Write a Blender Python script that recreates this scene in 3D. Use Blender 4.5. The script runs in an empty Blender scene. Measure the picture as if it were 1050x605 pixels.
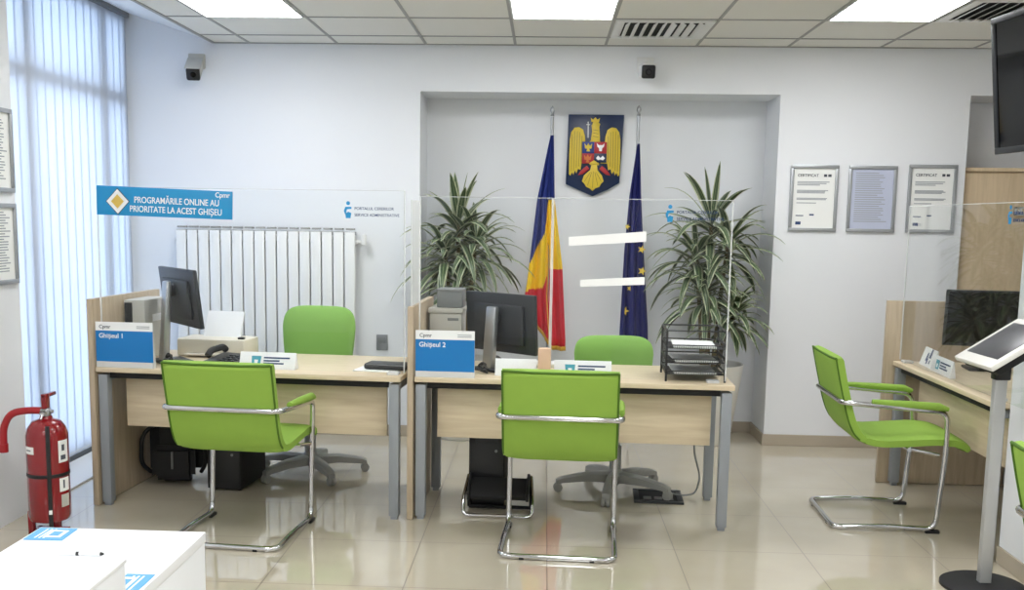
import bpy, bmesh, math, random
from mathutils import Vector, Matrix
random.seed(7)
R = math.radians
C = bpy.context.scene.collection

# ------------------------------------------------------------------ materials
def lin(c):
    o = []
    for v in c[:3]:
        v = v / 255.0
        o.append(v / 12.92 if v <= .04045 else ((v + .055) / 1.055) ** 2.4)
    return (*o, 1.0)

def base(name):
    m = bpy.data.materials.new(name); m.use_nodes = True
    nt = m.node_tree
    return m, nt, nt.nodes['Principled BSDF'], nt.nodes['Material Output']

def node(nt, t, **kw):
    n = nt.nodes.new(t)
    for k, v in kw.items(): setattr(n, k, v)
    return n

def mat(name, rgb, rough=.5, metal=0., spec=.5, noise=0., nscale=40., bump=0., bscale=200., coat=0.):
    m, nt, b, o = base(name)
    b.inputs['Base Color'].default_value = lin(rgb)
    b.inputs['Roughness'].default_value = rough
    b.inputs['Metallic'].default_value = metal
    b.inputs['Specular IOR Level'].default_value = spec
    b.inputs['Coat Weight'].default_value = coat
    tc = node(nt, 'ShaderNodeTexCoord')
    if noise:
        n = node(nt, 'ShaderNodeTexNoise'); n.inputs['Scale'].default_value = nscale; n.inputs['Detail'].default_value = 4
        nt.links.new(tc.outputs['Object'], n.inputs['Vector'])
        h = node(nt, 'ShaderNodeMix', data_type='RGBA')
        c = lin(rgb)
        h.inputs[6].default_value = tuple(x * (1 - noise) for x in c[:3]) + (1,)
        h.inputs[7].default_value = tuple(min(1, x * (1 + noise)) for x in c[:3]) + (1,)
        nt.links.new(n.outputs['Fac'], h.inputs[0]); nt.links.new(h.outputs[2], b.inputs['Base Color'])
    if bump:
        n = node(nt, 'ShaderNodeTexNoise'); n.inputs['Scale'].default_value = bscale
        nt.links.new(tc.outputs['Object'], n.inputs['Vector'])
        u = node(nt, 'ShaderNodeBump'); u.inputs['Strength'].default_value = bump; u.inputs['Distance'].default_value = .002
        nt.links.new(n.outputs['Fac'], u.inputs['Height']); nt.links.new(u.outputs['Normal'], b.inputs['Normal'])
    return m

def wood(name, a, c, scale=(1.2, 14, 14), rough=.42):
    m, nt, b, o = base(name)
    tc = node(nt, 'ShaderNodeTexCoord'); mp = node(nt, 'ShaderNodeMapping')
    mp.inputs['Scale'].default_value = scale
    nt.links.new(tc.outputs['Object'], mp.inputs['Vector'])
    n = node(nt, 'ShaderNodeTexNoise'); n.inputs['Scale'].default_value = 3; n.inputs['Detail'].default_value = 6
    n.inputs['Distortion'].default_value = .6
    nt.links.new(mp.outputs['Vector'], n.inputs['Vector'])
    r = node(nt, 'ShaderNodeValToRGB')
    r.color_ramp.elements[0].position = .3; r.color_ramp.elements[0].color = lin(a)
    r.color_ramp.elements[1].position = .7; r.color_ramp.elements[1].color = lin(c)
    nt.links.new(n.outputs['Fac'], r.inputs['Fac']); nt.links.new(r.outputs['Color'], b.inputs['Base Color'])
    b.inputs['Roughness'].default_value = rough
    return m

def clear(name, tint=(246, 250, 250), extra=0.0, alpha_rgb=(255, 255, 255)):
    """thin sheet: transparent plus fresnel mirror, plus a little milky scatter"""
    m, nt, b, o = base(name); nt.nodes.remove(b)
    t = node(nt, 'ShaderNodeBsdfTransparent'); t.inputs['Color'].default_value = lin(tint)
    g = node(nt, 'ShaderNodeBsdfGlossy'); g.inputs['Roughness'].default_value = .015
    f = node(nt, 'ShaderNodeFresnel'); ge = node(nt, 'ShaderNodeNewGeometry')
    io = node(nt, 'ShaderNodeMapRange'); io.inputs['To Min'].default_value = 1.28; io.inputs['To Max'].default_value = 1 / 1.28
    nt.links.new(ge.outputs['Backfacing'], io.inputs['Value']); nt.links.new(io.outputs['Result'], f.inputs['IOR'])
    x = node(nt, 'ShaderNodeMixShader')
    nt.links.new(f.outputs[0], x.inputs[0]); nt.links.new(t.outputs[0], x.inputs[1]); nt.links.new(g.outputs[0], x.inputs[2])
    last = x
    if extra:
        d = node(nt, 'ShaderNodeBsdfDiffuse'); d.inputs['Color'].default_value = lin(alpha_rgb)
        y = node(nt, 'ShaderNodeMixShader'); y.inputs[0].default_value = extra
        nt.links.new(x.outputs[0], y.inputs[1]); nt.links.new(d.outputs[0], y.inputs[2]); last = y
    nt.links.new(last.outputs[0], o.inputs['Surface'])
    return m

def emit(name, rgb, s):
    m, nt, b, o = base(name); nt.nodes.remove(b)
    e = node(nt, 'ShaderNodeEmission'); e.inputs['Color'].default_value = lin(rgb); e.inputs['Strength'].default_value = s
    nt.links.new(e.outputs[0], o.inputs['Surface'])
    return m

def floor_mat():
    m, nt, b, o = base('polished_beige_tiles')
    tc = node(nt, 'ShaderNodeTexCoord'); sp = node(nt, 'ShaderNodeSeparateXYZ')
    nt.links.new(tc.outputs['Object'], sp.inputs[0])
    masks = []
    for ax, off in (('X', -1.161), ('Y', 4.051)):
        a = node(nt, 'ShaderNodeMath', operation='SUBTRACT'); a.inputs[1].default_value = off
        nt.links.new(sp.outputs[ax], a.inputs[0])
        p = node(nt, 'ShaderNodeMath', operation='PINGPONG'); p.inputs[1].default_value = .3
        nt.links.new(a.outputs[0], p.inputs[0])
        l = node(nt, 'ShaderNodeMath', operation='LESS_THAN'); l.inputs[1].default_value = .0022
        nt.links.new(p.outputs[0], l.inputs[0]); masks.append(l)
    mx = node(nt, 'ShaderNodeMath', operation='MAXIMUM')
    nt.links.new(masks[0].outputs[0], mx.inputs[0]); nt.links.new(masks[1].outputs[0], mx.inputs[1])
    n = node(nt, 'ShaderNodeTexNoise'); n.inputs['Scale'].default_value = 2.2; n.inputs['Detail'].default_value = 8
    nt.links.new(tc.outputs['Object'], n.inputs['Vector'])
    r = node(nt, 'ShaderNodeValToRGB')
    r.color_ramp.elements[0].position = .3; r.color_ramp.elements[0].color = lin((188, 179, 160))
    r.color_ramp.elements[1].position = .75; r.color_ramp.elements[1].color = lin((198, 190, 172))
    nt.links.new(n.outputs['Fac'], r.inputs['Fac'])
    x = node(nt, 'ShaderNodeMix', data_type='RGBA'); x.inputs[7].default_value = lin((100, 86, 70))
    nt.links.new(mx.outputs[0], x.inputs[0]); nt.links.new(r.outputs['Color'], x.inputs[6])
    nt.links.new(x.outputs[2], b.inputs['Base Color'])
    q = node(nt, 'ShaderNodeMath', operation='MULTIPLY_ADD'); q.inputs[1].default_value = .5; q.inputs[2].default_value = .016
    nt.links.new(mx.outputs[0], q.inputs[0]); nt.links.new(q.outputs[0], b.inputs['Roughness'])
    b.inputs['IOR'].default_value = 2.2
    return m

def leaf_mat():
    m, nt, b, o = base('striped_leaf')
    tc = node(nt, 'ShaderNodeTexCoord'); sp = node(nt, 'ShaderNodeSeparateXYZ')
    nt.links.new(tc.outputs['UV'], sp.inputs[0])
    r = node(nt, 'ShaderNodeValToRGB'); r.color_ramp.interpolation = 'LINEAR'
    el = r.color_ramp.elements
    cols = [(0, (172, 178, 140)), (.10, (200, 204, 172)), (.2, (74, 94, 60)), (.42, (52, 74, 48)), (.5, (128, 142, 100)),
            (.58, (52, 74, 48)), (.8, (74, 94, 60)), (.9, (200, 204, 172)), (1, (172, 178, 140))]
    el[0].position, el[0].color = cols[0][0], lin(cols[0][1]); el[1].position, el[1].color = 1, lin(cols[-1][1])
    for p, c in cols[1:-1]:
        e = el.new(p); e.color = lin(c)
    nt.links.new(sp.outputs['X'], r.inputs['Fac']); nt.links.new(r.outputs['Color'], b.inputs['Base Color'])
    b.inputs['Roughness'].default_value = .42
    return m

def blind_mat():
    m, nt, b, o = base('white_blind_cloth'); nt.nodes.remove(b)
    d = node(nt, 'ShaderNodeBsdfDiffuse'); d.inputs['Color'].default_value = lin((226, 230, 236))
    t = node(nt, 'ShaderNodeBsdfTranslucent'); t.inputs['Color'].default_value = lin((205, 216, 232))
    x = node(nt, 'ShaderNodeMixShader'); x.inputs[0].default_value = .5
    nt.links.new(d.outputs[0], x.inputs[1]); nt.links.new(t.outputs[0], x.inputs[2]); nt.links.new(x.outputs[0], o.inputs['Surface'])
    return m

def mesh_mat():
    m = mat('black_wire_mesh', (26, 27, 30), .5)
    return m

M = dict(
    wall=mat('white_wall_paint', (229, 231, 234), .85, noise=.015, nscale=3),
    ceil=mat('grey_white_ceiling_tile', (226, 224, 217), .9, noise=.02, nscale=90),
    grid=mat('ceiling_grid_shadow_grey', (160, 159, 155), .6),
    floor=floor_mat(),
    skirt=mat('beige_skirting_tile', (176, 165, 148), .25, noise=.04, nscale=9),
    lamp=emit('lamp_diffuser', (252, 253, 255), 11.0),
    whitemetal=mat('white_metal', (228, 228, 226), .4),
    dark=mat('dark_slot', (20, 20, 20), .8),
    polegrey=mat('silver_painted_pole', (186, 187, 186), .35, metal=.3),
    oak=wood('light_oak_laminate', (206, 188, 157), (221, 206, 177)),
    oakside=wood('grey_oak_laminate', (170, 153, 129), (189, 172, 148), (14, 14, 1.2)),
    oakcab=wood('pale_oak_cabinet', (206, 184, 150), (220, 198, 166), (14, 14, 1.0)),
    leg=mat('grey_painted_steel', (146, 151, 156), .45, metal=.2),
    chrome=mat('chrome', (205, 206, 208), .09, metal=1),
    steel=mat('brushed_steel', (172, 174, 176), .32, metal=.9),
    green=mat('lime_green_fabric', (138, 174, 66), .75, noise=.05, nscale=14, bump=.15, bscale=700),
    green2=mat('soft_green_fabric', (132, 178, 86), .8, noise=.04, nscale=14, bump=.15, bscale=700),
    piping=mat('dark_green_piping', (72, 108, 22), .8),
    greyplastic=mat('grey_plastic', (154, 154, 150), .5),
    black=mat('black_plastic', (22, 23, 25), .42),
    matblack=mat('matt_black', (17, 17, 19), .7),
    screen=mat('glossy_screen', (5, 5, 6), .06, spec=.4),
    charcoal=mat('charcoal_plastic', (38, 41, 46), .45),
    blue=mat('blue_print', (0, 118, 190), .4),
    signblue=mat('sign_blue', (26, 146, 204), .4),
    white=mat('white_card', (240, 241, 242), .5),
    paper=mat('white_paper', (236, 237, 234), .8),
    paperblue=mat('bluish_paper', (190, 196, 216), .6),
    grime=mat('grey_print', (158, 162, 168), .7),
    darkprint=mat('dark_print', (74, 78, 88), .7),
    teal=mat('teal_print', (70, 158, 178), .6),
    navyprint=mat('navy_print', (40, 66, 110), .6),
    yellow=mat('diamond_yellow', (224, 190, 92), .5),
    alu=mat('aluminium_frame', (168, 171, 174), .35, metal=.6),
    cream=mat('cream_plastic', (214, 208, 192), .5),
    greybox=mat('light_grey_plastic', (188, 186, 178), .5),
    midgrey=mat('mid_grey_plastic', (124, 126, 126), .5),
    pane=clear('clear_acrylic', (254, 255, 255)),
    paneedge=clear('acrylic_edge', (236, 240, 240), .5),
    glass=clear('window_glass'),
    strip=mat('opaque_white_strip', (252, 252, 252), .5),
    beech=mat('beech_block', (222, 186, 158), .5, noise=.06, nscale=20),
    red=mat('red_enamel', (132, 12, 22), .22, coat=.4),
    redhose=mat('red_hose', (158, 26, 34), .4),
    leaf=leaf_mat(),
    stem=mat('plant_stem', (112, 100, 70), .8, noise=.2, nscale=30),
    soil=mat('potting_soil', (48, 38, 30), .95),
    pot=mat('white_planter', (222, 220, 212), .45),
    flagblue=mat('flag_blue', (26, 44, 118), .65), flagyellow=mat('flag_yellow', (236, 194, 22), .65), flagred=mat('flag_red', (202, 28, 48), .65),
    euflag=mat('eu_flag_blue', (24, 30, 100), .6), gold=mat('gold_print', (226, 196, 76), .6), fringe=mat('gold_fringe', (204, 160, 60), .8),
    navy=mat('dark_navy_board', (20, 40, 76), .35), eagle=mat('gold_paint', (222, 194, 58), .45, noise=.06, nscale=40),
    olive=mat('dark_feather_line', (96, 76, 22), .6), crimson=mat('crimson_field', (172, 34, 40), .5), royal=mat('blue_field', (34, 58, 130), .5),
    orange=mat('orange_field', (206, 110, 40), .5), blind=blind_mat(),
    winframe=mat('grey_window_frame', (120, 124, 128), .5),
    rad=mat('white_radiator', (230, 230, 228), .35), radgap=mat('radiator_grille', (150, 150, 146), .5),
    counter=mat('white_gloss_counter', (244, 246, 248), .35),
    lightblue=mat('light_blue_print', (92, 168, 218), .5),
    mesh=mesh_mat(), bag=mat('black_nylon', (14, 14, 17), .65, bump=.3, bscale=120),
    tabletwhite=mat('white_tablet_frame', (226, 224, 218), .4), tabletscreen=mat('dark_grey_screen', (62, 62, 66), .35),
    socket=mat('grey_socket', (130, 132, 134), .5),
)

# ------------------------------------------------------------------ mesh helpers
def B(): return bmesh.new()

def box(bm, x0, x1, y0, y1, z0, z1, bev=0., mi=0, mtx=None, seg=2):
    t = bmesh.new()
    bmesh.ops.create_cube(t, size=1)
    for v in t.verts:
        v.co = Vector(((v.co.x + .5) * (x1 - x0) + x0, (v.co.y + .5) * (y1 - y0) + y0, (v.co.z + .5) * (z1 - z0) + z0))
    if bev:
        bmesh.ops.bevel(t, geom=list(t.edges), offset=bev, segments=seg, affect='EDGES', profile=.5)
    merge(bm, t, mi, mtx)

def merge(bm, t, mi=0, mtx=None):
    for f in t.faces: f.material_index = mi
    if mtx is not None: bmesh.ops.transform(t, matrix=mtx, verts=t.verts)
    me = bpy.data.meshes.new('tmp'); t.to_mesh(me); t.free()
    bm.from_mesh(me); bpy.data.meshes.remove(me)

def fillet(pts, r, closed=False, n=5):
    pts = [Vector(p) for p in pts]; out = []; N = len(pts)
    for i, p in enumerate(pts):
        if not closed and i in (0, N - 1): out.append(p); continue
        a, b = pts[i - 1], pts[(i + 1) % N]
        d1, d2 = (a - p), (b - p)
        rr = min(r, d1.length * .48, d2.length * .48)
        s, e = p + d1.normalized() * rr, p + d2.normalized() * rr
        for k in range(n + 1):
            t = k / n
            out.append(s * (1 - t) ** 2 + p * 2 * t * (1 - t) + e * t * t)
    return out

def tube(bm, pts, r, seg=10, closed=False, mi=0, caps=True, radii=None):
    pts = [Vector(p) for p in pts]
    q = [pts[0]]
    for p in pts[1:]:
        if (p - q[-1]).length > 1e-5: q.append(p)
    pts = q; n = len(pts)
    tang = []
    for i in range(n):
        if closed: d = pts[(i + 1) % n] - pts[i - 1]
        elif i == 0: d = pts[1] - pts[0]
        elif i == n - 1: d = pts[-1] - pts[-2]
        else: d = pts[i + 1] - pts[i - 1]
        tang.append(d.normalized())
    up = Vector((0, 0, 1)) if abs(tang[0].z) < .9 else Vector((1, 0, 0))
    nrm = (up - tang[0] * up.dot(tang[0])).normalized()
    rings = []
    for i in range(n):
        if i:
            nrm = nrm - tang[i] * nrm.dot(tang[i])
            nrm.normalize()
        bn = tang[i].cross(nrm)
        rr = radii[i] if radii else r
        rings.append([bm.verts.new(pts[i] + (nrm * math.cos(2 * math.pi * k / seg) + bn * math.sin(2 * math.pi * k / seg)) * rr) for k in range(seg)])
    last = n if closed else n - 1
    for i in range(last):
        a, b = rings[i], rings[(i + 1) % n]
        for k in range(seg):
            f = bm.faces.new((a[k], a[(k + 1) % seg], b[(k + 1) % seg], b[k])); f.material_index = mi
    if caps and not closed:
        f = bm.faces.new(list(reversed(rings[0]))); f.material_index = mi
        f = bm.faces.new(rings[-1]); f.material_index = mi

def lathe(bm, prof, seg=24, mi=0, origin=(0, 0, 0)):
    o = Vector(origin); rings = []
    for r, z in prof:
        if r < 1e-6: rings.append([bm.verts.new(o + Vector((0, 0, z)))])
        else: rings.append([bm.verts.new(o + Vector((r * math.cos(2 * math.pi * k / seg), r * math.sin(2 * math.pi * k / seg), z))) for k in range(seg)])
    for a, b in zip(rings, rings[1:]):
        for k in range(seg):
            k2 = (k + 1) % seg
            if len(a) == 1 and len(b) == 1: continue
            if len(a) == 1: f = bm.faces.new((a[0], b[k2], b[k]))
            elif len(b) == 1: f = bm.faces.new((a[k], a[k2], b[0]))
            else: f = bm.faces.new((a[k], a[k2], b[k2], b[k]))
            f.material_index = mi

def prism(bm, poly, d0, d1, axis='y', mi=0, bev=0.):
    """poly of (a, b) extruded along axis between d0 and d1; axis y: a=x b=z, axis x: a=y b=z, axis z: a=x b=y"""
    def P(a, b, d):
        return {'y': (a, d, b), 'x': (d, a, b), 'z': (a, b, d)}[axis]
    t = bmesh.new()
    v0 = [t.verts.new(P(a, b, d0)) for a, b in poly]; v1 = [t.verts.new(P(a, b, d1)) for a, b in poly]
    t.faces.new(v0); t.faces.new(list(reversed(v1)))
    n = len(poly)
    for i in range(n): t.faces.new((v0[i], v1[i], v1[(i + 1) % n], v0[(i + 1) % n]))
    bmesh.ops.recalc_face_normals(t, faces=t.faces)
    if bev: bmesh.ops.bevel(t, geom=list(t.edges), offset=bev, segments=2, affect='EDGES', profile=.5)
    merge(bm, t, mi)

def ribbon(bm, prof, w, th, nw=1, mi=0, crown=0.):
    """profile of (y, z) swept along x with thickness; closed slab with rounded sides"""
    n = len(prof); pr = [Vector((0, a, b)) for a, b in prof]
    cols = []
    xs = [-w / 2 + w * k / nw for k in range(nw + 1)]
    top, bot = [], []
    for i, p in enumerate(pr):
        d = (pr[min(i + 1, n - 1)] - pr[max(i - 1, 0)]).normalized()
        nr = Vector((0, -d.z, d.y))
        top.append([]); bot.append([])
        for x in xs:
            e = 1 - (abs(x) / (w / 2)) ** 6 * .35
            ee = 1 if 0 < i < n - 1 else .6
            top[i].append(bm.verts.new(p + Vector((x, 0, 0)) + nr * th / 2 * e * ee))
            bot[i].append(bm.verts.new(p + Vector((x, 0, 0)) - nr * th / 2 * e * ee))
    def q(a, b, c, d):
        f = bm.faces.new((a, b, c, d)); f.material_index = mi
    for i in range(n - 1):
        for k in range(nw):
            q(top[i][k], top[i + 1][k], top[i + 1][k + 1], top[i][k + 1])
            q(bot[i][k], bot[i][k + 1], bot[i + 1][k + 1], bot[i + 1][k])
        q(top[i][0], bot[i][0], bot[i + 1][0], top[i + 1][0])
        q(top[i][-1], top[i + 1][-1], bot[i + 1][-1], bot[i][-1])
    for k in range(nw):
        q(top[0][k], top[0][k + 1], bot[0][k + 1], bot[0][k])
        q(top[-1][k], bot[-1][k], bot[-1][k + 1], top[-1][k + 1])

def obj(name, bm, m, parent=None, smooth=True, loc=None, rot=None, label=None):
    bmesh.ops.recalc_face_normals(bm, faces=bm.faces)
    me = bpy.data.meshes.new(name); bm.to_mesh(me); bm.free()
    for x in (m if isinstance(m, (list, tuple)) else [m]): me.materials.append(x)
    if smooth:
        me.polygons.foreach_set('use_smooth', [True] * len(me.polygons))
        me.set_sharp_from_angle(angle=R(38))
    o = bpy.data.objects.new(name, me); C.objects.link(o)
    if parent: o.parent = parent
    if loc: o.location = loc
    if rot: o.rotation_euler = rot
    if label: o['label'] = label
    return o

def text(name, s, size, m, parent, loc, rot, align='LEFT', depth=.0006, sx=1., bold=.012):
    cu = bpy.data.curves.new(name, 'FONT'); cu.body = s; cu.size = size; cu.align_x = align; cu.extrude = depth; cu.offset = size * bold
    t = bpy.data.objects.new(name, cu); C.objects.link(t)
    bpy.context.view_layer.update()
    me = bpy.data.meshes.new_from_object(t.evaluated_get(bpy.context.evaluated_depsgraph_get()))
    bpy.data.objects.remove(t)
    me.name = name; me.materials.clear(); me.materials.append(m)
    o = bpy.data.objects.new(name, me); C.objects.link(o); o.parent = parent
    o.location = loc; o.rotation_euler = rot; o.scale = (sx, 1, 1)
    return o
FRONT = (R(90), 0, 0)          # lettering that faces local -y

def thing(name, label, cat, loc=(0, 0, 0), rotz=0., group=None):
    o = bpy.data.objects.new(name, None); C.objects.link(o)
    o.location = loc; o.rotation_euler = (0, 0, R(rotz)); o.empty_display_size = .1
    o['label'] = label; o['category'] = cat
    if group: o['group'] = group
    return o

def tag(o, label, cat, group=None):
    o['label'] = label; o['category'] = cat
    if group: o['group'] = group
    return o

def struct(name, bm, m, parent=None, smooth=False):
    o = obj(name, bm, m, parent, smooth); o['kind'] = 'structure'
    return o

def dup(root, loc, rotz, label, group=None):
    r = root.copy(); C.objects.link(r); r.location = loc; r.rotation_euler = (0, 0, R(rotz)); r['label'] = label
    if group: r['group'] = group
    for ch in list(root.children):
        c = ch.copy(); C.objects.link(c); c.parent = r
        for g in list(ch.children):
            d = g.copy(); C.objects.link(d); d.parent = c
    return r

# ------------------------------------------------------------------ camera
FX, PX, PY = 1039.94, 508.955, 360.524
rt = Vector((0.9987301, 0.0480337, 0.0151970)); up = Vector((-0.0213093, 0.1294194, 0.9913610)); fw = Vector((-0.0456520, 0.9904259, -0.1302786))
cam = bpy.data.cameras.new('camera'); co = bpy.data.objects.new('camera', cam); C.objects.link(co)
co.matrix_world = Matrix(((rt.x, up.x, -fw.x, 0), (rt.y, up.y, -fw.y, 0), (rt.z, up.z, -fw.z, 1.53456), (0, 0, 0, 1)))
cam.sensor_fit = 'HORIZONTAL'; cam.sensor_width = 36; cam.lens = FX / 1050 * 36
cam.shift_x = (525 - PX) / 1050; cam.shift_y = (PY - 302.5) / 1050; cam.clip_start = .05
bpy.context.scene.camera = co

# ------------------------------------------------------------------ room
H, YW, XL, XR, YB = 2.688, 6.993, -2.90, 4.2, -3.0
b = B(); box(b, XL - .3, XR + .2, YB - .2, 8.7, -.1, 0); struct('floor', b, M['floor'])
b = B(); box(b, -2.27, XR + .2, YB - .2, 8.7, H, H + .3); struct('ceiling', b, M['ceil'])
b = B(); prism(b, [(-2.27, H), (-2.95, 2.905), (-2.95, 3.0), (-2.27, 3.0)], YB - .2, YW, 'y'); struct('trim_1', b, M['wall'])      # sloping plaster strip over the window
b = B(); box(b, -2.285, -2.262, YB, YW, H - .006, H + .01); struct('trim_2', b, M['grid'])
b = B(); box(b, -3.1, -.864, YW, 7.42, 0, 3.0); struct('wall_back_left', b, M['wall'])
b = B(); box(b, 1.545, 2.785, YW, 7.42, 0, 3.0); struct('wall_back_right', b, M['wall'])
b = B(); box(b, -.864, 1.545, YW, 7.42, 2.378, 3.0); struct('wall_lintel_niche', b, M['wall'])
b = B(); box(b, 2.785, 3.95, YW, 7.42, 2.385, 3.0); struct('wall_lintel_recess', b, M['wall'])
b = B(); box(b, 3.95, 4.4, YW, 7.42, 0, 3.0); struct('wall_back_corner', b, M['wall'])
b = B(); box(b, -.95, 1.62, 7.42, 7.5, -.02, 2.5); struct('wall_niche', b, M['wall'])
b = B(); box(b, 2.6, 4.2, 7.42, 7.5, -.02, 2.7); struct('wall_recess', b, M['wall'])
b = B(); box(b, XR, XR + .15, YB, 7.2, 0, 2.9); struct('wall_right', b, M['wall'])
b = B(); box(b, XL - .2, XR + .15, YB - .15, YB, 0, 3.0); struct('wall_front', b, M['wall'])
b = B(); box(b, 2.115, 2.42, 3.6, 4.616, 0, H); struct('wall_pillar', b, M['wall'])
b = B(); box(b, -3.1, -2.62, YB, 4.95, 0, 2.9); struct('wall_left', b, M['wall'])
# skirting
b = B(); box(b, -3.0, -.864, YW - .012, YW, 0, .078, .003); struct('baseboard_left', b, M['skirt'])
b = B(); box(b, 1.533, 2.785, YW - .012, YW, 0, .078, .003); struct('baseboard_right', b, M['skirt'])
b = B(); box(b, -.864, 1.545, 7.408, 7.42, 0, .078, .003); struct('baseboard_niche', b, M['skirt'])
b = B(); box(b, 1.533, 1.545, YW, 7.41, 0, .078, .003); struct('baseboard_reveal', b, M['skirt'])
b = B(); box(b, -2.88, -2.60, 4.95, 6.98, 0, .012, .004); struct('trim_3', b, M['whitemetal'])
b = B(); box(b, 2.105, 2.115, 3.6, 4.616, 0, .078, .002); struct('baseboard_pillar', b, M['skirt'])
# window with mullions and transom, clear pane
b = B()
for y in (4.97, 5.62, 6.60, 6.95): box(b, -2.96, -2.905, y - .042, y + .042, 0, 2.89)
for z in (.05, 2.30, 2.845): box(b, -2.96, -2.905, 4.95, 6.99, z - .05, z + .045)
w = struct('window_1', b, M['winframe'])
b = B(); box(b, -2.936, -2.930, 4.96, 6.98, .01, 2.88); struct('window_pane', b, M['glass'], w)
# ceiling grid; its grey paints in the shadow gaps along the tile edges
xs = [-2.026 + .6 * k for k in range(11)]; ys = [YW - .311 - .6 * k for k in range(16)]
b = B()
for x in xs: box(b, x - .009, x + .009, YB, YW, H - .004, H + .01)
for y in ys: box(b, -2.27, XR, y - .008, y + .008, H - .0045, H + .01)
box(b, -2.27, XR, YW - .014, YW, H - .006, H + .01)
struct('trim_4', b, M['grid'])

# ceiling lights
def make_light(label, loc, group):
    t = thing('ceiling_light', label, 'ceiling light', loc, 0, group)
    b = B()
    for a in ((-.289, .289, -.289, -.279), (-.289, .289, .279, .289), (-.289, -.279, -.279, .279), (.279, .289, -.279, .279)): box(b, *a, -.008, 0, .002)
    obj('frame', b, M['whitemetal'], t)
    b = B(); box(b, -.279, .279, -.279, .279, -.006, -.001); obj('diffuser', b, M['lamp'], t)
    return t
lx = [-2.026 + .3, -2.026 + 2.1, -2.026 + 3.9]; ly = YW - .311 - .9
L0 = make_light('square white ceiling light above the window-side desk', (lx[0], ly, H - .001), 'square ceiling light panels')
dup(L0, (lx[1], ly, H - .001), 0, 'square white ceiling light in line with the flags and wall niche')
dup(L0, (lx[2], ly, H - .001), 0, 'square white ceiling light nearest the hanging screen')
for yy in (ly - 2.4, ly - 4.8, ly - 7.2):
    for x in lx: dup(L0, (x, yy, H - .001), 0, 'square white ceiling light nearer than the row over the desks', 'nearer rows of ceiling lights')
# ceiling vents
def make_vent(label, loc, two=True):
    t = thing('ceiling_vent', label, 'air vent', loc, 0, 'square ceiling vents')
    b = B()
    for a in ((-.287, .287, -.287, -.235), (-.287, .287, .235, .287), (-.287, -.235, -.235, .235), (.235, .287, -.235, .235)): box(b, *a, -.01, 0, .003)
    obj('frame', b, M['whitemetal'], t)
    b = B(); box(b, -.236, .236, -.236, .236, -.002, -.0005); obj('backing', b, M['dark'], t)
    n = 9
    for k in range(n):
        x = -.215 + .43 * k / (n - 1); s = 1 if (x > 0 and two) else -1
        b = B(); box(b, -.017, .017, -.233, .233, -.0012, .0012)
        obj('slat', b, M['whitemetal'], t, loc=(x, 0, -.012), rot=(0, R(32 * s), 0))
    return t
make_vent('square white louvred ceiling vent left of centre light, above the niche', (-2.026 + 2.7, YW - .311 - .3, H - .001))
make_vent('square white louvred ceiling vent beside the hanging screen', (-2.026 + 4.5, ly, H - .001), False)

# ------------------------------------------------------------------ vertical blind
t = thing('vertical_blind', 'white floor-length vertical blind over the tall window', 'blind', (-2.872, 0, 0))
b = B(); box(b, -.03, .03, 4.96, 6.97, 2.84, 2.875, .004); obj('head_rail', b, M['winframe'], t)
n = 19
for k in range(n):
    y = 5.03 + k * 1.875 / (n - 1)
    b = B()
    vs = []
    for z in (.05, 1.45, 2.84):
        vs.append([b.verts.new((-.003 + .006 * (i / 4) + .004 * math.sin(math.pi * i / 4), -.062 + .124 * i / 4, z)) for i in range(5)])
    for a, c in zip(vs, vs[1:]):
        for i in range(4): b.faces.new((a[i], a[i + 1], c[i + 1], c[i]))
    o = obj('slat', b, M['blind'], t, loc=(0, y, 0), rot=(0, 0, R(4 + random.uniform(-2, 2))))
b = B(); tube(b, [(0.012, 4.98, .07), (.012, 6.96, .07)], .002, 6); obj('bottom_chain', b, M['whitemetal'], t)

# ------------------------------------------------------------------ radiator
t = thing('radiator', 'long white sectioned wall radiator behind the left desk', 'radiator', (-2.535, YW, 0))
nsec = 16; pit = 1.244 / nsec
for k in range(nsec):
    x0 = k * pit
    b = B()
    box(b, x0 + .004, x0 + pit - .004, -.105, -.095, .36, 1.425, .003)
    box(b, x0 + .034, x0 + pit - .034, -.095, -.03, .36, 1.40)
    box(b, x0 + .008, x0 + pit - .008, -.045, -.035, .36, 1.40)
    obj('section', b, M['rad'], t)
b = B()
for k in range(nsec): box(b, k * pit + .012, (k + 1) * pit - .012, -.1, -.035, 1.44, 1.452, .003)
box(b, .004, 1.24, -.1, -.035, 1.405, 1.428, .003)
obj('top_grille', b, M['radgap'], t)
for z in (.42, 1.36):
    b = B(); tube(b, [(-.01, -.07, z), (1.254, -.07, z)], .016, 10); obj('manifold', b, M['rad'], t)
b = B(); tube(b, fillet([(1.25, -.07, 1.36), (1.29, -.07, 1.36), (1.29, -.001, 1.36)], .02), .01, 10); lathe(b, [(0, -.03), (.018, -.03), (.02, .0), (.017, .04), (0, .045)], 14, origin=(1.30, -.07, 1.37)); obj('valve', b, M['whitemetal'], t)
b = B()
for x in (.2, 1.0): box(b, x, x + .03, -.04, -.0005, 1.0, 1.04)
obj('wall_bracket', b, M['rad'], t)
# wall socket
t = thing('wall_socket', 'small grey wall socket on white wall right of the radiator', 'socket', (-1.122, YW, .663))
b = B(); box(b, -.04, .04, -.012, 0, -.055, .055, .004); obj('plate', b, M['socket'], t)
b = B(); box(b, -.028, .028, -.02, -.01, .0, .04, .003); obj('cover_flap', b, M['midgrey'], t)

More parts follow.
